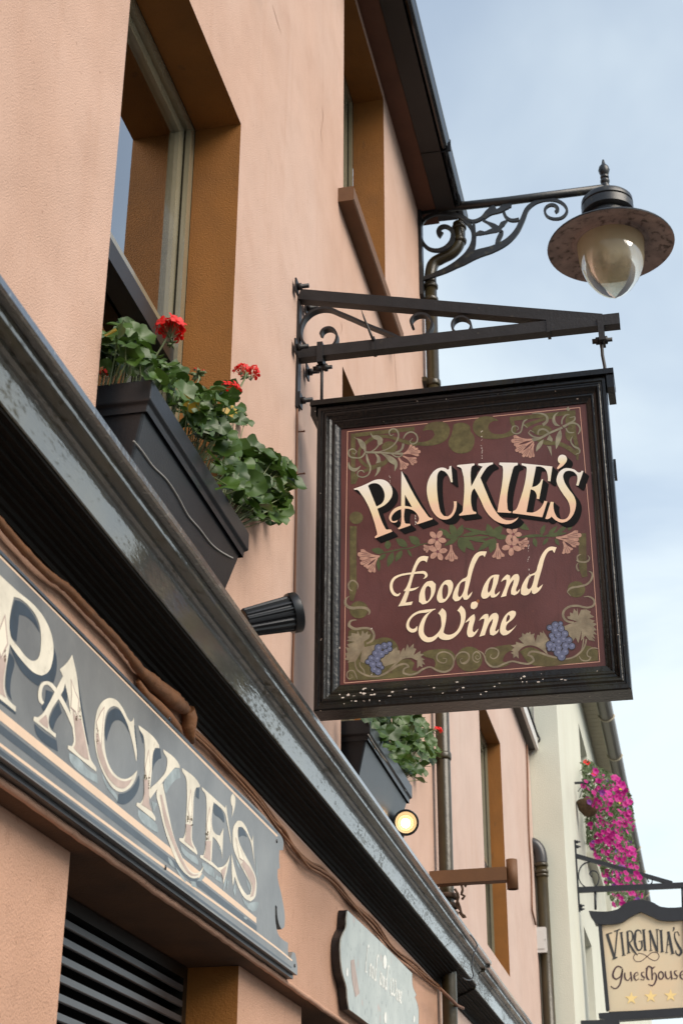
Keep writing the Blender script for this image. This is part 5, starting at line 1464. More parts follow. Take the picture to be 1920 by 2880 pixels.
# the words again in one line, from the big sign's own script letters
order = [0, 1, 2, 3, None, 4, 5, 6, None, 7, 8, 9, 10]
cur = 0.0
y_a = P(1025, 2690, 0, XP).y; y_b = P(1130, 2822, 0, XP).y
zc_ = P(1078, 2760, 0, XP).z
segs = []
for i in order:
    if i is None:
        cur += 70; continue
    o, outer, holes = WORDS[i]
    xs = [p[0] for p in outer]
    segs.append((cur - min(xs), i)); cur += (max(xs) - min(xs)) * .92 + 14
tot = cur
mbq = MB()
for off, i in segs:
    o, outer, holes = WORDS[i]
    lp = [spline(outer, 3, True, 48)] + [spline(h, 3, True, 48) for h in holes]
    bx_ = max(p[1] + o[1] * 4 for p in outer)
    tris = tessellate_polygon([[Vector((p[0], -p[1], 0)) for p in l] for l in lp])
    base = 6080 if i in (0, 1, 2, 3) else (6000 if i in (4, 5, 6) else 7170)
    vs = []
    for l in lp:
        for x, yv in l:
            gy = y_a + (x + off) / tot * (y_b - y_a)
            sk = (o[1] * 4 + yv - (8800 if i < 7 else 7190)) / 900.0
            ref = {0: 2822, 1: 2800, 2: 2780, 3: 2745, 4: 2735, 5: 2720, 6: 2695, 7: 3225, 8: 3165, 9: 3163, 10: 3148}[i]
            h = (ref - (yv + (0 if o == C else -80))) if i != 6 else (695 - yv)
            if i != 6: h = {0: 742, 1: 720, 2: 700, 3: 675, 4: 655, 5: 635, 7: 1145, 8: 1085, 9: 1080, 10: 1068}[i] - yv
            vs.append((XP + .001, gy, zc_ - .03 + h * .00021))
    mbq.add(vs, [tuple(t_) for t_ in tris])
mbq.build('lettering', MAT['plaque_white'], pb)
f.at(o9, k9)
for x, y, rx, ry in ((475, 850, 13, 52), (200, 925, 9, 34), (480, 1260, 10, 44), (690, 1270, 6, 26)):
    f.disc(x, y, rx, ry)
f.build('white_patch', MAT['plaque_white'], pb)
f = Flat(0, XP + .0008).at(o9, k9)
f.poly([(225, 840), (250, 830), (270, 960), (290, 1080), (260, 1110), (235, 980)])
f.build('pink_patch', MAT['letter_pink'], pb)

# ================================================================== street lamp on the wall
YL = 8.034
lm = empty('wall_lamp', (0.0, YL, P(1178, 840, 1, YL).z), 'black cast iron street lamp on scrolled bracket with wide shade and glass globe', 'street lamp')
AX = 1.186
zrim = 7.345
o2 = (1160, 480); k2 = .33163
mb = MB().tube([P(1172, 593, 1, YL), P(1420, 566, 1, YL), P(1700, 530, 1, YL)], .028, 12)
mb.build('arm', MAT['lamp_iron'], lm)
mb = MB()
W = lambda pts, w, th=.016: iron(mb, pts, w, 1, YL - th / 2, th, o2, k2)
W([(245, 545), (220, 520), (235, 480), (280, 470), (330, 505), (335, 575), (290, 640), (210, 672), (130, 655), (75, 590), (60, 510), (90, 420), (170, 370), (280, 358), (390, 380), (450, 425), (505, 500), (515, 590), (480, 690), (400, 770), (300, 830), (180, 880), (70, 920)],
  [56, 44, 34, 32, 34, 38, 36, 30, 28, 28, 26, 26, 26, 28, 32, 36, 34, 40, 62, 60, 46, 34, 26])
mb.build('scroll', MAT['lamp_iron'], lm)
mb = MB()
W([(430, 385), (500, 425), (580, 400), (640, 340), (700, 305)], [20, 26, 26, 34, 50], .018)
W([(600, 400), (660, 360), (740, 330), (800, 290), (835, 290)], [20, 22, 40, 60, 30], .017)
W([(770, 350), (790, 390), (830, 415), (900, 408)], [26, 24, 24, 26], .018)
W([(60, 920), (250, 850), (420, 770), (540, 705), (680, 660), (800, 595), (880, 510), (930, 410), (970, 320), (1040, 265), (1130, 242), (1220, 250), (1285, 290), (1305, 340), (1270, 390), (1200, 405), (1135, 380), (1118, 330), (1150, 292), (1200, 290), (1225, 325), (1205, 350)],
  [22, 34, 60, 70, 56, 48, 44, 42, 36, 30, 26, 24, 24, 22, 22, 20, 20, 20, 22, 26, 32, 22], .015)
W([(515, 440), (520, 500), (525, 560)], [24, 22, 24], .019)
mb.build('bracket_frame', MAT['lamp_iron'], lm)
mb = MB()
W([(590, 415), (640, 440), (690, 470), (715, 490)], [14, 20, 44, 50], .014)
W([(520, 545), (570, 525), (610, 525), (660, 510), (715, 495)], [12, 40, 22, 34, 46], .013)
W([(800, 420), (760, 450), (735, 480), (715, 495)], [12, 42, 28, 40], .0125)
W([(700, 640), (730, 570), (755, 520), (720, 490)], [14, 38, 40, 30], .0135)
mb.build('leaf_ornament', MAT['lamp_iron'], lm)
p_t = P(1171, 565, 1, YL).z; p_b = P(1178, 835, 1, YL).z
MB().box((.001, YL - .035, p_b), (.022, YL + .035, p_t)).build('wall_plate', MAT['lamp_iron'], lm)
hd = MB().lathe([(.0, .385), (.05, .385), (.06, .372), (.10, .368), (.145, .357), (.158, .342), (.160, .312), (.152, .306), (.160, .298), (.160, .245), (.150, .236), (.128, .232), (.128, .18), (.150, .17), (.155, .12), (.150, .11)],
                (AX, YL, zrim), 40).build('lamp_head', MAT['lamp_iron'], lm, 40)
for z_ in (.46,):
    MB().lathe([(.0, .675), (.006, .67), (.010, .65), (.013, .635), (.030, .612), (.036, .588), (.029, .562), (.020, .548), (.027, .54), (.027, .528), (.019, .52), (.029, .508), (.029, .494), (.021, .482), (.029, .462), (.029, .44), (.021, .43), (.032, .41), (.032, .37)],
               (AX, YL, zrim), 20).build('finial', MAT['lamp_iron'], hd, 40)
MB().lathe([(.150, .135), (.20, .115), (.28, .065), (.382, .012), (.386, .004), (.384, -.002)], (AX, YL, zrim), 56).build('shade_top', MAT['lamp_iron'], lm, 40)
MB().lathe([(.384, -.0025), (.378, .002), (.30, .022), (.235, .035), (.225, .028), (.222, .02), (.205, .018), (.20, .06), (.12, .14), (.0, .145)], (AX, YL, zrim), 56).build('shade_underside', MAT['lamp_shade'], lm, 40)
MB().lathe([(.203, .02), (.201, -.03), (.196, -.09), (.184, -.16), (.158, -.225), (.118, -.288), (.074, -.332), (.036, -.358), (.016, -.368), (.009, -.373), (.0, -.375)], (AX, YL, zrim), 48).build('globe', MAT['globe_glass'], lm)
MB().lathe([(.0, .06), (.03, .06), (.035, .02), (.05, -.02), (.048, -.07), (.03, -.10), (.0, -.11)], (AX, YL, zrim), 20).build('bulb', MAT['box_grey'], lm)

# ================================================================== spot lamps on the cornice
def spotlight(base, axis, r, ln, label, lit=False):
    ax = Vector(axis).normalized()
    t = empty('spotlight', (base.x, base.y, 3.17), label, 'spotlight')
    n = 72
    vs, fs = [], []
    u = (Vector((0, 0, 1)) - ax * ax.z).normalized(); w = ax.cross(u)
    rings = [(0, r * .70), (ln * .02, r * .74), (ln * .86, r * .93)]
    for h, rr in rings:
        for k in range(n):
            an = 2 * math.pi * k / n
            q = rr * (1.0 if (k // 2) % 2 else .91)
            vs.append(base + ax * h + (u * math.cos(an) + w * math.sin(an)) * q)
    for i in range(len(rings) - 1):
        for k in range(n):
            k2 = (k + 1) % n
            fs.append((i*n+k, i*n+k2, (i+1)*n+k2, (i+1)*n+k))
    fs.append(tuple(range(n))[::-1])
    MB().add(vs, fs).build('fluted_housing', MAT['spot_black'], t)
    MB().lathe([(r * .90, ln * .84), (r * 1.02, ln * .84), (r * 1.05, ln * .88), (r * 1.05, ln * .985), (r * 1.0, ln), (r * .86, ln), (r * .93, ln * .97), (r * .93, ln * .95)], base, 40, ax).build('rim', MAT['spot_black'], t, 35)
    MB().lathe([(r * .93, ln * .955), (r * .62, ln * .90), (r * .60, ln * .86)], base, 40, ax).build('baffle', MAT['baffle_brown'], t)
    MB().lathe([(r * .60, ln * .865), (r * .52, ln * .76), (r * .40, ln * .68), (0, ln * .66)], base, 40, ax).build('reflector', MAT['reflector_gold'], t)
    MB().lathe([(0, ln * .67), (r * .28, ln * .69), (r * .37, ln * .76), (r * .30, ln * .83), (0, ln * .86)], base, 24, ax).build('bulb', MAT['lamp_lit'] if lit else MAT['box_grey'], t)
    MB().tube([base + ax * ln * .2, base + ax * ln * .1 - Vector((0.02, 0, .06)), Vector((base.x - .03, base.y, 3.17))], .012, 8).build('stem', MAT['spot_black'], t)
    if lit:
        ld = bpy.data.lights.new('spot_glow', 'POINT'); ld.energy = 0.35; ld.color = (1, .72, .36); ld.shadow_soft_size = .02
        lo = bpy.data.objects.new('spot_glow', ld); scene.collection.objects.link(lo)
        lo.location = base + ax * ln * 1.02; WPOS[lo.name] = Vector(lo.location); attach(lo, t)
    return t
b1 = P(688, 1752, 0, .10)
spotlight(b1, (.80, .42, .30), .058, .168, 'black fluted spotlight on the cornice beside the first planter, aimed outward, unlit')
b2_ = P(1147, 2333, 0, .13)
spotlight(b2_ + Vector((-.04, .14, .055)), (.20, -.92, -.16), .054, .16, 'lit round spotlight glowing warm yellow on the cornice below the second planter', True)

# ================================================================== planters
def planter(yl, yr, xf, zt, label):
    h = .33
    t = empty('window_box', (xf - .1, (yl + yr) / 2, zt - h), label, 'planter')
    xb_ = -.13
    ins, iny = .072, .055
    zr = zt - .062
    def ring(x0, x1, y0, y1, z): return [(x0, y0, z), (x1, y0, z), (x1, y1, z), (x0, y1, z)]
    def skin(name, rings, m, capb=True):
        vs = [v for r_ in rings for v in r_]; fs = []
        for i in range(len(rings) - 1):
            for k in range(4):
                k2 = (k + 1) % 4
                fs.append((i*4+k, i*4+k2, (i+1)*4+k2, (i+1)*4+k))
        if capb: fs.append((3, 2, 1, 0))
        return MB().add(vs, fs).build(name, m, t)
    body = skin('body', [ring(xb_, xf - .016 - ins, yl + .016 + iny, yr - .016 - iny, zt - h), ring(xb_, xf - .016, yl + .016, yr - .016, zr)], MAT['planter_black'])
    bv = body.modifiers.new('bevel', 'BEVEL'); bv.width = .007; bv.segments = 2
    rim = skin('rim', [ring(xb_, xf - .012, yl + .012, yr - .012, zr - .022), ring(xb_, xf - .010, yl + .010, yr - .010, zr - .004), ring(xb_, xf, yl, yr, zr + .004), ring(xb_, xf, yl, yr, zt), ring(xb_ + .01, xf - .012, yl + .012, yr - .012, zt), ring(xb_ + .01, xf - .014, yl + .014, yr - .014, zt - .04)], MAT['planter_black'], False)
    bv = rim.modifiers.new('bevel', 'BEVEL'); bv.width = .003; bv.segments = 2
    MB().quad((xb_ + .01, yl + .013, zt - .03), (xf - .013, yl + .013, zt - .03), (xf - .013, yr - .013, zt - .03), (xb_ + .01, yr - .013, zt - .03)).build('soil', MAT['soil'], t)
    return t
XF = .11
pa, pb_ = P(428, 1066, 0, XF), P(702, 1478, 0, XF)
PZ = pa.z
planter(pa.y, pb_.y, XF, PZ, 'black tapered window box of red geraniums with a wire across its front')
pc, pd = P(1041, 2022, 0, XF), P(1158, 2192, 0, XF)
planter(pc.y, pd.y, XF, pc.z, 'black tapered window box half hidden behind the hanging maroon sign')
def on_face(u, v, zt, h=.33, ins=.072):
    x = XF
    for _ in range(12):
        z = P(u, v, 0, x).z
        x = XF - .016 - ins * min(max((zt - .062 - z) / (h - .062), 0), 1) + .004
    return P(u, v, 0, x)
cable('cable', [on_face(u, v, PZ) for u, v, x in ((376, 1240, .085), (385, 1250, .085), (400, 1268, .082), (430, 1310, .078), (470, 1350, .074), (500, 1395, .070), (530, 1450, .066), (560, 1485, .062), (600, 1535, .058), (655, 1570, .06))], .0022, MAT['cable_grey'],
      'thin grey wire sagging across the front of the geranium window box')
cable('cable', [on_face(u, v, pc.z) + Vector((.006, 0, 0)) for u, v, x in ((1031, 2066, .04), (1040, 2082, .108), (1060, 2112, .105), (1090, 2150, .10), (1120, 2190, .10), (1136, 2225, .10))], .003, MAT['cable_grey'],
      'thin wire under the rim of the window box behind the sign')

# ---- geraniums
rnd = random.Random(21)
def leaf_mesh(seed):
    r = random.Random(seed)
    n = 22
    vs = [(0, 0, 0)]
    fs = []
    cup = r.uniform(-.15, .55); wav = r.uniform(.06, .16); ph = r.uniform(0, 6)
    for ring, rr in ((0, .55), (1, 1.0)):
        for k in range(n):
            an = math.pi * 2 * (k + .5) / n * .93 + .22
            lob = 1 + .07 * math.cos(an * 5.0) * ring + .03 * r.uniform(-1, 1) * ring + (.03 if k % 2 else -.02) * ring
            x, y = math.cos(an) * rr * lob, math.sin(an) * rr * lob
            z = cup * rr * rr * .5 + .16 * abs(y) + wav * math.sin(an * 4 + ph) * rr * rr + .02 * r.uniform(-1, 1) * ring
            vs.append((x, y, z))
    for k in range(n - 1):
        fs.append((0, 1 + k, 2 + k))
        fs.append((1 + k, 1 + n + k, 2 + n + k, 2 + k))
    me = bpy.data.meshes.new('leaf')
    me.from_pydata(vs, [], fs)
    me.polygons.foreach_set('use_smooth', [True] * len(fs))
    me.materials.append(MAT['leaf_green'])
    me.update()
    return me
LM = [leaf_mesh(s) for s in range(6)]
LMY = leaf_mesh(30); LMY.materials[0] = MAT['leaf_yellowed']
def inside(poly, x, y):
    c = False
    for i in range(len(poly)):
        x1, y1 = poly[i]; x2, y2 = poly[i - 1]
        if (y1 > y) != (y2 > y) and x < (x2 - x1) * (y - y1) / (y2 - y1) + x1:
            c = not c
    return c
def inst(name, me, loc, rot, sc_, parent):
    o = bpy.data.objects.new(name, me)
    scene.collection.objects.link(o)
    o.location = loc; o.rotation_euler = rot; o.scale = (sc_, sc_, sc_)
    WPOS[o.name] = Vector(loc)
    attach(o, parent)
    return o
def red_head(parent, c, r, seed, full=True):
    """Umbel: five-petalled florets on a flattened dome, each on its own short pedicel."""
    rr = random.Random(seed)
    mb = MB(); st = MB()
    nfl = 20 if full else 6
    foot = c - Vector((0, 0, r * .95))
    for i in range(nfl):
        an = i * 2.399 + rr.uniform(-.3, .3)
        rad = math.sqrt((i + .5) / nfl)
        d = Vector((math.cos(an) * rad, math.sin(an) * rad, .75 * math.sqrt(max(0, 1.05 - rad * rad)) + .05))
        q = c + Vector((d.x * r, d.y * r, (d.z - .45) * r * .8))
        st.tube([foot, q], [.0012, .0009], 4, False)
        d = (d + Vector((rr.gauss(0, .25), rr.gauss(0, .25), 0))).normalized()
        u = d.orthogonal().normalized(); w = d.cross(u)
        for k in range(5):
            a = 6.283 * k / 5 + rr.uniform(-.2, .2)
            e1 = (u * math.cos(a) + w * math.sin(a)); e2 = d.cross(e1)
            lp = r * rr.uniform(.42, .55)
            b = rr.uniform(-.12, .25)
            mb.add([q - d * lp * .12, q + e1 * lp * .55 + e2 * lp * .36 + d * lp * .05, q + e1 * lp * .92 + e2 * lp * .26 + d * lp * b, q + e1 * lp * 1.02 + d * lp * b,
                    q + e1 * lp * .92 - e2 * lp * .26 + d * lp * b, q + e1 * lp * .55 - e2 * lp * .36 + d * lp * .05], [(0, 1, 2, 3, 4, 5)], True)
    o = mb.build('flower_head', MAT['petal_red'], parent)
    st.build('pedicels', MAT['stem_green'], o)
    return o
def bud_head(parent, c, r, seed):
    rr = random.Random(seed)
    mb = MB()
    for i in range(10):
        d = Vector((rr.gauss(0, 1), rr.gauss(0, 1), rr.gauss(.3, .8))).normalized()
        q = c + d * r * .6
        mb.tube([c, q, q + d * r * .5], [.0015, r * .22, r * .05], 6)
    return mb.build('bud_cluster', MAT['stem_green'], parent)

def geraniums(poly, xr, count, size, plants, labels, group, base_z, seed, yend):
    rr = random.Random(seed)
    roots = []
    for i, (ux, yb_, lab) in enumerate(plants):
        roots.append(empty('geranium_plant', (.03, yb_, base_z - .03), lab, 'plant', group))
    us = [p[0] for p in poly]; vs_ = [p[1] for p in poly]
    stems = [MB() for _ in roots]
    placed = []
    n = 0; guard = 0
    while n < count and guard < 20000:
        guard += 1
        u, v = rr.uniform(min(us), max(us)), rr.uniform(min(vs_), max(vs_))
        if not inside(poly, u, v): continue
        if any((u - a) ** 2 + (v - b) ** 2 < (size * .22) ** 2 for a, b in placed): continue
        placed.append((u, v))
        lo, hi = xr(u)
        x = rr.uniform(lo, hi)
        loc = P(u, v, 0, x)
        i = min(range(len(roots)), key=lambda j: abs(plants[j][0] - u))
        s_ = size * rr.uniform(.55, 1.3) / FOC * (loc - Vector(CAM)).length
        nrm = Vector((rr.gauss(.55, .32), rr.gauss(-.45, .40), rr.gauss(.5, .4))).normalized()
        q = nrm.to_track_quat('Z', 'Y') @ Euler((0, 0, rr.uniform(0, 6.28))).to_quaternion()
        me = LMY if rr.random() < .010 else LM[rr.randrange(6)]
        inst('leaf', me, loc, q.to_euler(), s_, roots[i])
        root = WPOS[roots[i].name]
        b0 = Vector((min(x, .06) - .03, min(loc.y * .8 + root.y * .2, yend - .03), root.z + .025))
        mid = (b0 + loc) / 2 + Vector((rr.uniform(0, .015), 0, .03 if loc.z < b0.z else rr.uniform(-.01, .02)))
        if rr.random() < .45: stems[i].tube([b0, mid, loc], [.0024, .002, .0014], 5, False)
        n += 1
    for i, r0 in enumerate(roots):
        stems[i].build('stems', MAT['stem_green'], r0)
    return roots
o4 = (260, 860); k4 = .6696
gp = [(38,130),(80,105),(130,80),(200,100),(240,190),(290,240),(370,265),(340,290),(420,330),(500,370),(540,345),(600,375),(610,400),(645,480),(640,515),(560,500),(580,560),(680,600),(790,650),(850,700),(850,750),(810,800),(780,900),(740,905),(700,915),(640,885),(590,790),(520,690),(500,600),(400,500),(360,430),(300,350),(250,300),(150,275),(60,280),(28,230)]
gp = [(o4[0] + x * k4, o4[1] + y * k4) for x, y in gp]
def xr1(u):
    if u < 330: return (-.12, -.03)
    if u < 430: return (-.09, .07)
    if u < 560: return (.0, .13)
    return (.02, .15)
ya_, yb2 = pa.y, pb_.y
rts = geraniums(gp, xr1, 300, 33, [(310, ya_ + .12, 'geranium with a full red flower head, at the window frame end of its box'),
                             (450, ya_ + .36, 'leafy geranium with a green bud cluster, in the wire-crossed window box'),
                             (590, ya_ + .62, 'geranium with two small red flowers against the brown window reveal'),
                             (740, yb2 - .10, 'bushy geranium spilling over the end of its box beside the pink wall')], None, 'geraniums in the window boxes', PZ, 77, pb_.y)
def stalk(parent, a, b, r=.0028):
    m_ = (a + b) / 2 + Vector((.012, 0, .012))
    MB().tube([Vector(p) for p in spline([tuple(a), tuple(m_), tuple(b)], 5)], r, 6).build('flower_stalk', MAT['stem_green'], parent)
h1 = P(481, 917, 0, .05); red_head(rts[0], h1, .042, 1); stalk(rts[0], P(425, 1020, 0, .0), h1)
bud_head(rts[0], P(484, 966, 0, .05), .016, 2)
h2 = P(556, 1052, 0, .06); bud_head(rts[1], h2, .024, 3); stalk(rts[1], P(540, 1100, 0, .05), h2)
red_head(rts[1], P(548, 1038, 0, .06), .006, 14, False); red_head(rts[1], P(571, 1043, 0, .06), .006, 15, False)
h3 = P(693, 1045, 0, .08); red_head(rts[2], P(706, 1046, 0, .08), .034, 4, False); red_head(rts[2], P(678, 1036, 0, .08), .026, 16, False); stalk(rts[2], P(655, 1120, 0, .07), h3)
h4 = P(648, 1090, 0, .08); red_head(rts[2], h4, .032, 5, False); bud_head(rts[2], P(690, 1060, 0, .075), .017, 6)
red_head(rts[0], P(289, 1048, 0, -.05), .014, 7, False)
bud_head(rts[3], P(803, 1303, 0, .12), .013, 8)

o6 = (880, 1920); k6 = .2551
gp2 = [(470,385),(560,250),(700,150),(1000,150),(1150,250),(1215,395),(1240,480),(1290,600),(1365,770),(1290,850),(1290,905),(1215,965),(1170,1085),(1085,1080),(1020,990),(900,880),(800,720),(700,560),(640,420)]
gp2 = [(o6[0] + x * k6, o6[1] + y * k6) for x, y in gp2]
rts2 = geraniums(gp2, lambda u: (.0, .12) if u < 1080 else (.03, .15), 160, 23, [(1040, pc.y + .15, 'leafy geranium peeping out under the hanging sign frame'),
                                  (1110, pc.y + .45, 'dense green geranium in the box behind the hanging sign'),
                                  (1180, pd.y - .12, 'geranium with one red flower beside the brown drainpipe')], None, 'geraniums in the window boxes', pc.z, 78, pd.y)
h5 = P(1228, 2054, 0, .12); red_head(rts2[2], h5, .030, 9, False); red_head(rts2[2], h5 + Vector((0, .01, .01)), .024, 10, False); stalk(rts2[2], P(1190, 2070, 0, .10), h5)
bud_head(rts2[2], P(1214, 2054, 0, .12), .02, 11)

# ================================================================== guesthouse sign on the cream building
YV = 14.752
oV = (1600, 2240); kV = .27211
br = empty('sign_bracket', (XC, YV, P(1625, 2505, 1, YV).z), 'slim black iron bracket with a curl on the cream wall, holding the guesthouse sign', 'bracket')
pp = lambda l: [P(oV[0] + x * kV, oV[1] + y * kV, 1, YV) for x, y in l]
q = pp([(50, 455), (110, 1190)])
MB().box((XC, YV - .02, q[1].z), (XC + .016, YV + .02, q[0].z)).build('wall_plate', MAT['dark_paint'], br)
q = pp([(100, 968), (1260, 915)])
MB().bar(q[0], q[1], .04, .05).build('lower_bar', MAT['dark_paint'], br)
q = pp([(70, 615), (500, 740), (1060, 900), (1180, 920)])
MB().bar(q[0], q[2], .036, .038).build('upper_bar', MAT['dark_paint'], br)
mb = iron(MB(), [(230, 830), (205, 800), (230, 770), (280, 780), (305, 850), (270, 925), (180, 940), (110, 880), (95, 800), (130, 710), (220, 670)], 10, 1, YV - .012, .024, oV, kV)
mb.build('scroll', MAT['dark_paint'], br)
mb = iron(MB(), [(820, 880), (800, 850), (820, 830), (850, 850), (850, 890), (810, 920), (760, 910)], 10, 1, YV - .012, .024, oV, kV)
mb.build('scroll', MAT['dark_paint'], br)
for l in ([(265, 990), (270, 1170)], [(1165, 930), (1172, 1140)]):
    q = pp(l); MB().tube(q, .012, 7).build('hanger', MAT['dark_paint'], br)
for x, y in ((65, 470), (75, 520), (115, 1130), (125, 1165)):
    p = pp([(x, y)])[0]
    MB().lathe([(.0, 0), (.016, 0), (.016, .02), (.008, .022), (.008, .04), (0, .04)], (XC + .016, YV, p.z), 6, (1, 0, 0)).build('bolt', MAT['dark_paint'], br)

gs = empty('hanging_sign', pp([(700, 2300)])[0], 'cream guesthouse sign with three gold stars and dark arched top', 'sign')
pan = plate(MB(), [(318, 1310), (540, 1290), (620, 1240), (735, 1190), (850, 1230), (940, 1268), (1190, 1255), (1245, 2190), (405, 2225)], 1, YV, .05, oV, kV, corner=40).build('panel', MAT['guest_panel'], gs)
plate(MB(), [(200, 1180), (495, 1165), (560, 1112), (640, 1076), (740, 1066), (860, 1094), (950, 1140), (1300, 1115), (1290, 1180), (1250, 1265), (940, 1280), (850, 1242), (735, 1192), (620, 1250), (540, 1302), (265, 1318), (245, 1270), (215, 1230)], 1, YV - .03, .11, oV, kV, corner=40).build('arched_top', MAT['dark_paint'], gs)
plate(MB(), [(295, 1322), (332, 1318), (415, 2205), (375, 2208)], 1, YV - .022, .09, oV, kV, smooth=False).build('frame_stile', MAT['dark_paint'], gs)
plate(MB(), [(1168, 1270), (1208, 1268), (1275, 2170), (1235, 2172)], 1, YV - .022, .09, oV, kV, smooth=False).build('frame_stile', MAT['dark_paint'], gs)
plate(MB(), [(300, 2240), (1330, 2170), (1335, 2250), (1270, 2262), (420, 2320), (305, 2290)], 1, YV - .03, .11, oV, kV, smooth=False).build('bottom_rail', MAT['dark_paint'], gs)
VL = [[('s', [(388, 1420), (425, 1540), (462, 1665)], [30, 30, 26]), ('s', [(495, 1385), (482, 1520), (468, 1668)], [14, 14, 14]), ('s', [(382, 1424), (440, 1408)], 10), ('s', [(460, 1395), (525, 1372)], 10), ('s', [(445, 1682), (495, 1660)], 14)],
      [('s', [(535, 1405), (560, 1640)], 22), ('s', [(518, 1410), (552, 1402)], 8), ('s', [(542, 1645), (580, 1637)], 8)],
      [('s', [(598, 1395), (612, 1615)], 22), ('s', [(590, 1398), (635, 1392), (655, 1440), (640, 1495), (605, 1510)], [8, 12, 18, 12, 8]), ('s', [(615, 1505), (660, 1590), (705, 1640)], [14, 24, 8]), ('s', [(592, 1620), (632, 1612)], 8)],
      [('s', [(742, 1420), (725, 1385), (695, 1385), (678, 1440), (680, 1530), (705, 1588), (738, 1580), (745, 1500)], [8, 12, 18, 26, 26, 18, 14, 18]), ('s', [(715, 1498), (765, 1490)], 8)],
      [('s', [(765, 1380), (782, 1590)], 24), ('s', [(748, 1380), (785, 1376)], 8), ('s', [(765, 1592), (802, 1588)], 8)],
      [('s', [(830, 1385), (842, 1592)], 11), ('s', [(828, 1382), (905, 1600)], 26), ('s', [(905, 1375), (912, 1612)], 11), ('s', [(890, 1376), (925, 1374)], 8), ('s', [(825, 1594), (860, 1590)], 8)],
      [('s', [(945, 1385), (958, 1605)], 24), ('s', [(925, 1386), (962, 1382)], 8), ('s', [(940, 1608), (976, 1604)], 8)],
      [('s', [(1022, 1400), (1003, 1612)], 10), ('s', [(1020, 1395), (1066, 1622)], 28), ('s', [(1008, 1532), (1050, 1526)], 9), ('s', [(990, 1615), (1020, 1612)], 8), ('s', [(1048, 1626), (1085, 1622)], 8)],
      [('s', [(1075, 1350), (1078, 1372), (1064, 1396)], [16, 16, 4])],
      [('s', [(1135, 1440), (1118, 1398), (1088, 1405), (1088, 1460), (1125, 1545), (1155, 1605), (1135, 1642), (1105, 1625), (1098, 1590)], [10, 12, 18, 26, 28, 24, 16, 12, 10])]]
def strokes(lst, m, val, name='letter'):
    fl = Flat(1, val).at(oV, kV)
    for i, (_, pts_, w) in enumerate(lst):
        fl.stroke(pts_, w, dv=-.0006 * i)
    fl.build(name, m, pan, True)
for l in VL:
    strokes(l, MAT['guest_letter'], YV - .003)
strokes([('s', [(690, 1620), (662, 1660), (680, 1700), (740, 1702), (800, 1655), (860, 1612), (910, 1620), (925, 1660), (890, 1695), (840, 1682), (770, 1632), (710, 1620)], 7)], MAT['guest_plum'], YV - .002, 'flourish')
GL = [[('s', [(545, 1775), (500, 1756), (460, 1800), (452, 1862), (482, 1890), (525, 1860), (547, 1780), (537, 1880), (510, 1960), (470, 1985), (428, 1960)], [12, 14, 18, 20, 14, 10, 14, 18, 16, 12, 10])],
      [('s', [(572, 1820), (582, 1890), (607, 1902), (632, 1870)], [14, 18, 12, 8]), ('s', [(632, 1812), (644, 1908)], 16)],
      [('s', [(670, 1862), (712, 1842), (702, 1815), (677, 1830), (668, 1870), (690, 1902), (720, 1882)], [6, 8, 12, 14, 18, 14, 6])],
      [('s', [(772, 1815), (745, 1820), (748, 1850), (777, 1870), (765, 1897), (732, 1890)], [8, 12, 14, 16, 14, 8])],
      [('s', [(805, 1768), (806, 1880), (828, 1895)], [16, 18, 8]), ('s', [(788, 1785), (820, 1755), (860, 1772), (885, 1757)], [8, 14, 16, 6])],
      [('s', [(850, 1772), (856, 1895)], 16), ('s', [(856, 1850), (880, 1818), (897, 1850), (890, 1910), (860, 1952), (815, 1940)], [6, 12, 18, 16, 12, 8])],
      [('s', [(945 + 25 * math.cos(a), 1850 + 38 * math.sin(a)) for a in np.linspace(0, 6.283, 17)], 14)],
      [('s', [(992, 1808), (1002, 1875), (1022, 1887), (1047, 1860)], [14, 18, 12, 8]), ('s', [(1046, 1802), (1058, 1892)], 16)],
      [('s', [(1112, 1800), (1085, 1805), (1090, 1835), (1117, 1855), (1105, 1885), (1072, 1880)], [8, 12, 14, 16, 14, 8])],
      [('s', [(1146, 1850), (1188, 1830), (1176, 1800), (1150, 1820), (1144, 1860), (1166, 1890), (1196, 1870)], [6, 8, 12, 14, 18, 14, 6])]]
for l in GL:
    strokes(l, MAT['guest_plum'], YV - .003)
for cx_, cy_ in ((640, 2088), (840, 2068), (1045, 2058)):
    fl = Flat(1, YV - .003).at(oV, kV)
    fl.poly([(cx_ + (70 if k % 2 == 0 else 28) * math.sin(math.pi * k / 5), cy_ - (70 if k % 2 == 0 else 28) * math.cos(math.pi * k / 5)) for k in range(10)], smooth=False)
    fl.build('star', MAT['star_gold'], pan)
# top of another board below
a = P(1632, 2870, 1, YV - .6); b = P(1740, 2868, 1, YV - .6)
t = empty('wall_sign', (a.x, YV - .6, a.z - .5), 'grey board whose top edge peeps below the guesthouse sign', 'sign')
MB().box((a.x, YV - .6, a.z - .5), (b.x, YV - .55, a.z)).build('board', MAT['dark_paint'], t)
MB().box((XC, YV - .59, a.z - .3), (a.x, YV - .56, a.z - .25)).build('arm', MAT['dark_paint'], t)

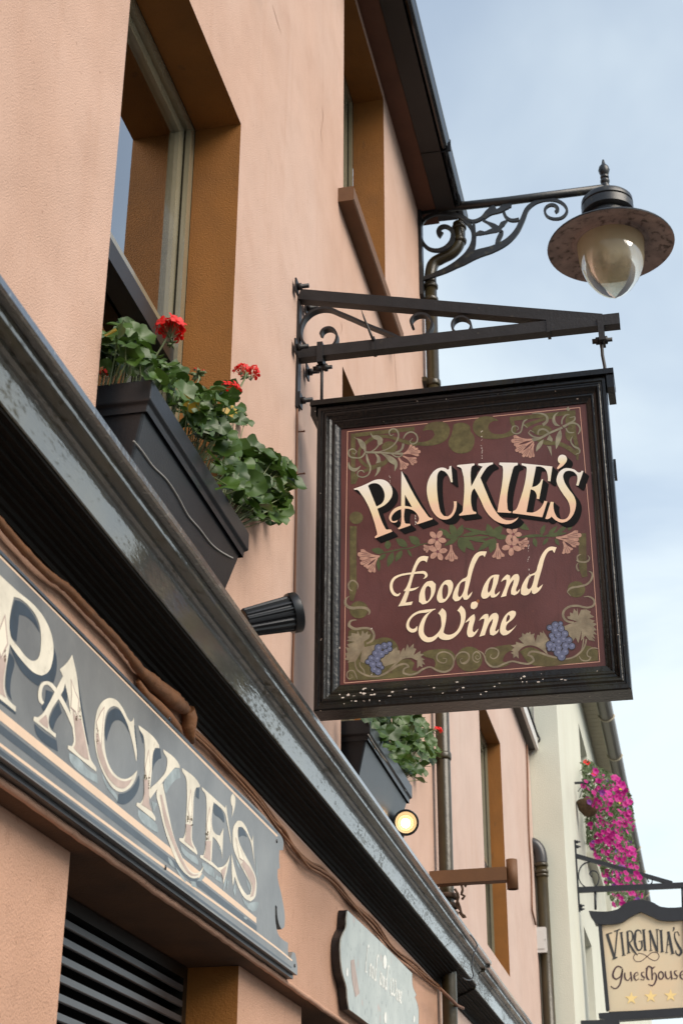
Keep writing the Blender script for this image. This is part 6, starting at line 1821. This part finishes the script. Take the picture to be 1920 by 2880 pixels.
# ================================================================== petunia basket on the cream building
oB = (1580, 2100); kB = .35714
bp = [(150, 130), (215, 115), (280, 165), (440, 250), (515, 330), (550, 430), (560, 600), (535, 700), (600, 850), (600, 1000), (655, 1180), (560, 1240), (400, 1260), (360, 1150), (300, 1000), (250, 840), (190, 760), (185, 600), (165, 400)]
bp = [(oB[0] + x * kB, oB[1] + y * kB) for x, y in bp]
hb0 = P(1660, 2225, 0, XC + .16)
hbk = empty('hanging_basket', hb0, 'cascading basket of magenta petunias on the cream building above the guesthouse sign', 'flower basket')
MB().lathe([(.0, -.15), (.05, -.14), (.10, -.08), (.12, 0), (.11, .01), (.0, .0)], hb0 + Vector((-.04, .16, -.06)), 20).build('basket', MAT['basket_fibre'], hbk)
MB().bar((XC, hb0.y + .1, hb0.z + .12), (hb0.x, hb0.y + .1, hb0.z + .12), .02, .02).build('bracket', MAT['dark_paint'], hbk)
for k in range(3):
    a = 2.1 * k
    MB().tube([hb0 + Vector((-.06, .1, .12)), hb0 + Vector((-.06 + .13 * math.cos(a), .1 + .13 * math.sin(a), 0))], .004, 5).build('chain', MAT['dark_paint'], hbk)
def petunia(seed, m, rr_=1.0):
    r = random.Random(seed)
    vs = [(0, 0, -.55)]; fs = []
    n = 15
    for k in range(n):
        a = 6.283 * k / n
        q = 1 + .13 * math.cos(5 * a) + r.uniform(-.05, .05)
        vs.append((math.cos(a) * q, math.sin(a) * q, r.uniform(-.1, .12)))
    for k in range(n):
        vs.append((math.cos(6.283 * k / n) * .32, math.sin(6.283 * k / n) * .32, -.12))
    for k in range(n):
        k2 = (k + 1) % n
        fs.append((1 + k, 1 + k2, 1 + n + k2, 1 + n + k)); fs.append((0, 1 + n + k, 1 + n + k2))
    me = bpy.data.meshes.new('flower'); me.from_pydata(vs, [], fs)
    me.polygons.foreach_set('use_smooth', [True] * len(fs)); me.materials.append(m); me.update()
    return me
PM = [petunia(s, MAT['petal_magenta']) for s in range(4)]
PPU = petunia(9, MAT['petal_purple']); PY_ = petunia(10, MAT['petal_yellow']); PR = petunia(11, MAT['petal_red'])
rr = random.Random(31)
us = [p[0] for p in bp]; vs_ = [p[1] for p in bp]
mb = MB(); n = 0
def bx(u, v):
    t_ = (v - 2150) / 400
    u0 = np.interp(v, [2140, 2370, 2540], [1634, 1650, 1710]); u1 = np.interp(v, [2140, 2220, 2320, 2420, 2540], [1690, 1765, 1780, 1795, 1815])
    s = min(max((u - u0) / max(u1 - u0, 1), 0), 1)
    return XC + .04 + .46 * s
while n < 4200:
    u, v = rr.uniform(min(us) - 6, max(us) + 6), rr.uniform(min(vs_) - 6, max(vs_) + 6)
    if not inside(bp, u, v): continue
    x = XC + (bx(u, v) - XC) * rr.uniform(.55, 1.25)
    c = P(u, v, 0, max(x, XC + .02))
    d = Vector((rr.gauss(0, 1), rr.gauss(0, 1), rr.gauss(0, 1))).normalized(); e = d.orthogonal().normalized()
    s_ = rr.uniform(.018, .038)
    mb.add([c - d * s_, c + e * s_ * .5, c + d * s_, c - e * s_ * .5], [(0, 1, 2, 3)])
    n += 1
tag(mb.build('foliage', MAT['trailing_green'], hbk), kind='stuff')
placed = []
n = 0; guard = 0
while n < 290 and guard < 30000:
    guard += 1
    u, v = rr.uniform(min(us) - 4, max(us) + 6), rr.uniform(min(vs_), max(vs_))
    if not inside(bp, u, v): continue
    # fewer flowers on the shaded wall side, more on the outer face
    t_ = (bx(u, v) - XC) / .5
    if v < 2200 and rr.random() < .6: continue
    if t_ < .35 and rr.random() < .45: continue
    if any((u - a) ** 2 + (v - b) ** 2 < 30 for a, b in placed): continue
    placed.append((u, v))
    c = P(u, v, 0, min(XC + (bx(u, v) - XC) * rr.uniform(.95, 1.3) + .02, XC + .66))
    d = Vector((rr.gauss(.5, .4), rr.gauss(-.75, .4), rr.gauss(.05, .4))).normalized()
    qn = d.to_track_quat('Z', 'Y')
    k = rr.random()
    me = PPU if k > .90 else (PY_ if (k > .885 and v < 2260) else PM[rr.randrange(4)])
    inst('flower', me, c, qn.to_euler(), rr.uniform(.018, .031), hbk)
    n += 1
for u, v in ((1645, 2142), (1668, 2172), (1652, 2146), (1672, 2178)):
    inst('flower', PR, P(u, v, 0, bx(u, v) + .03), (1.3, 0, 0), .022, hbk)
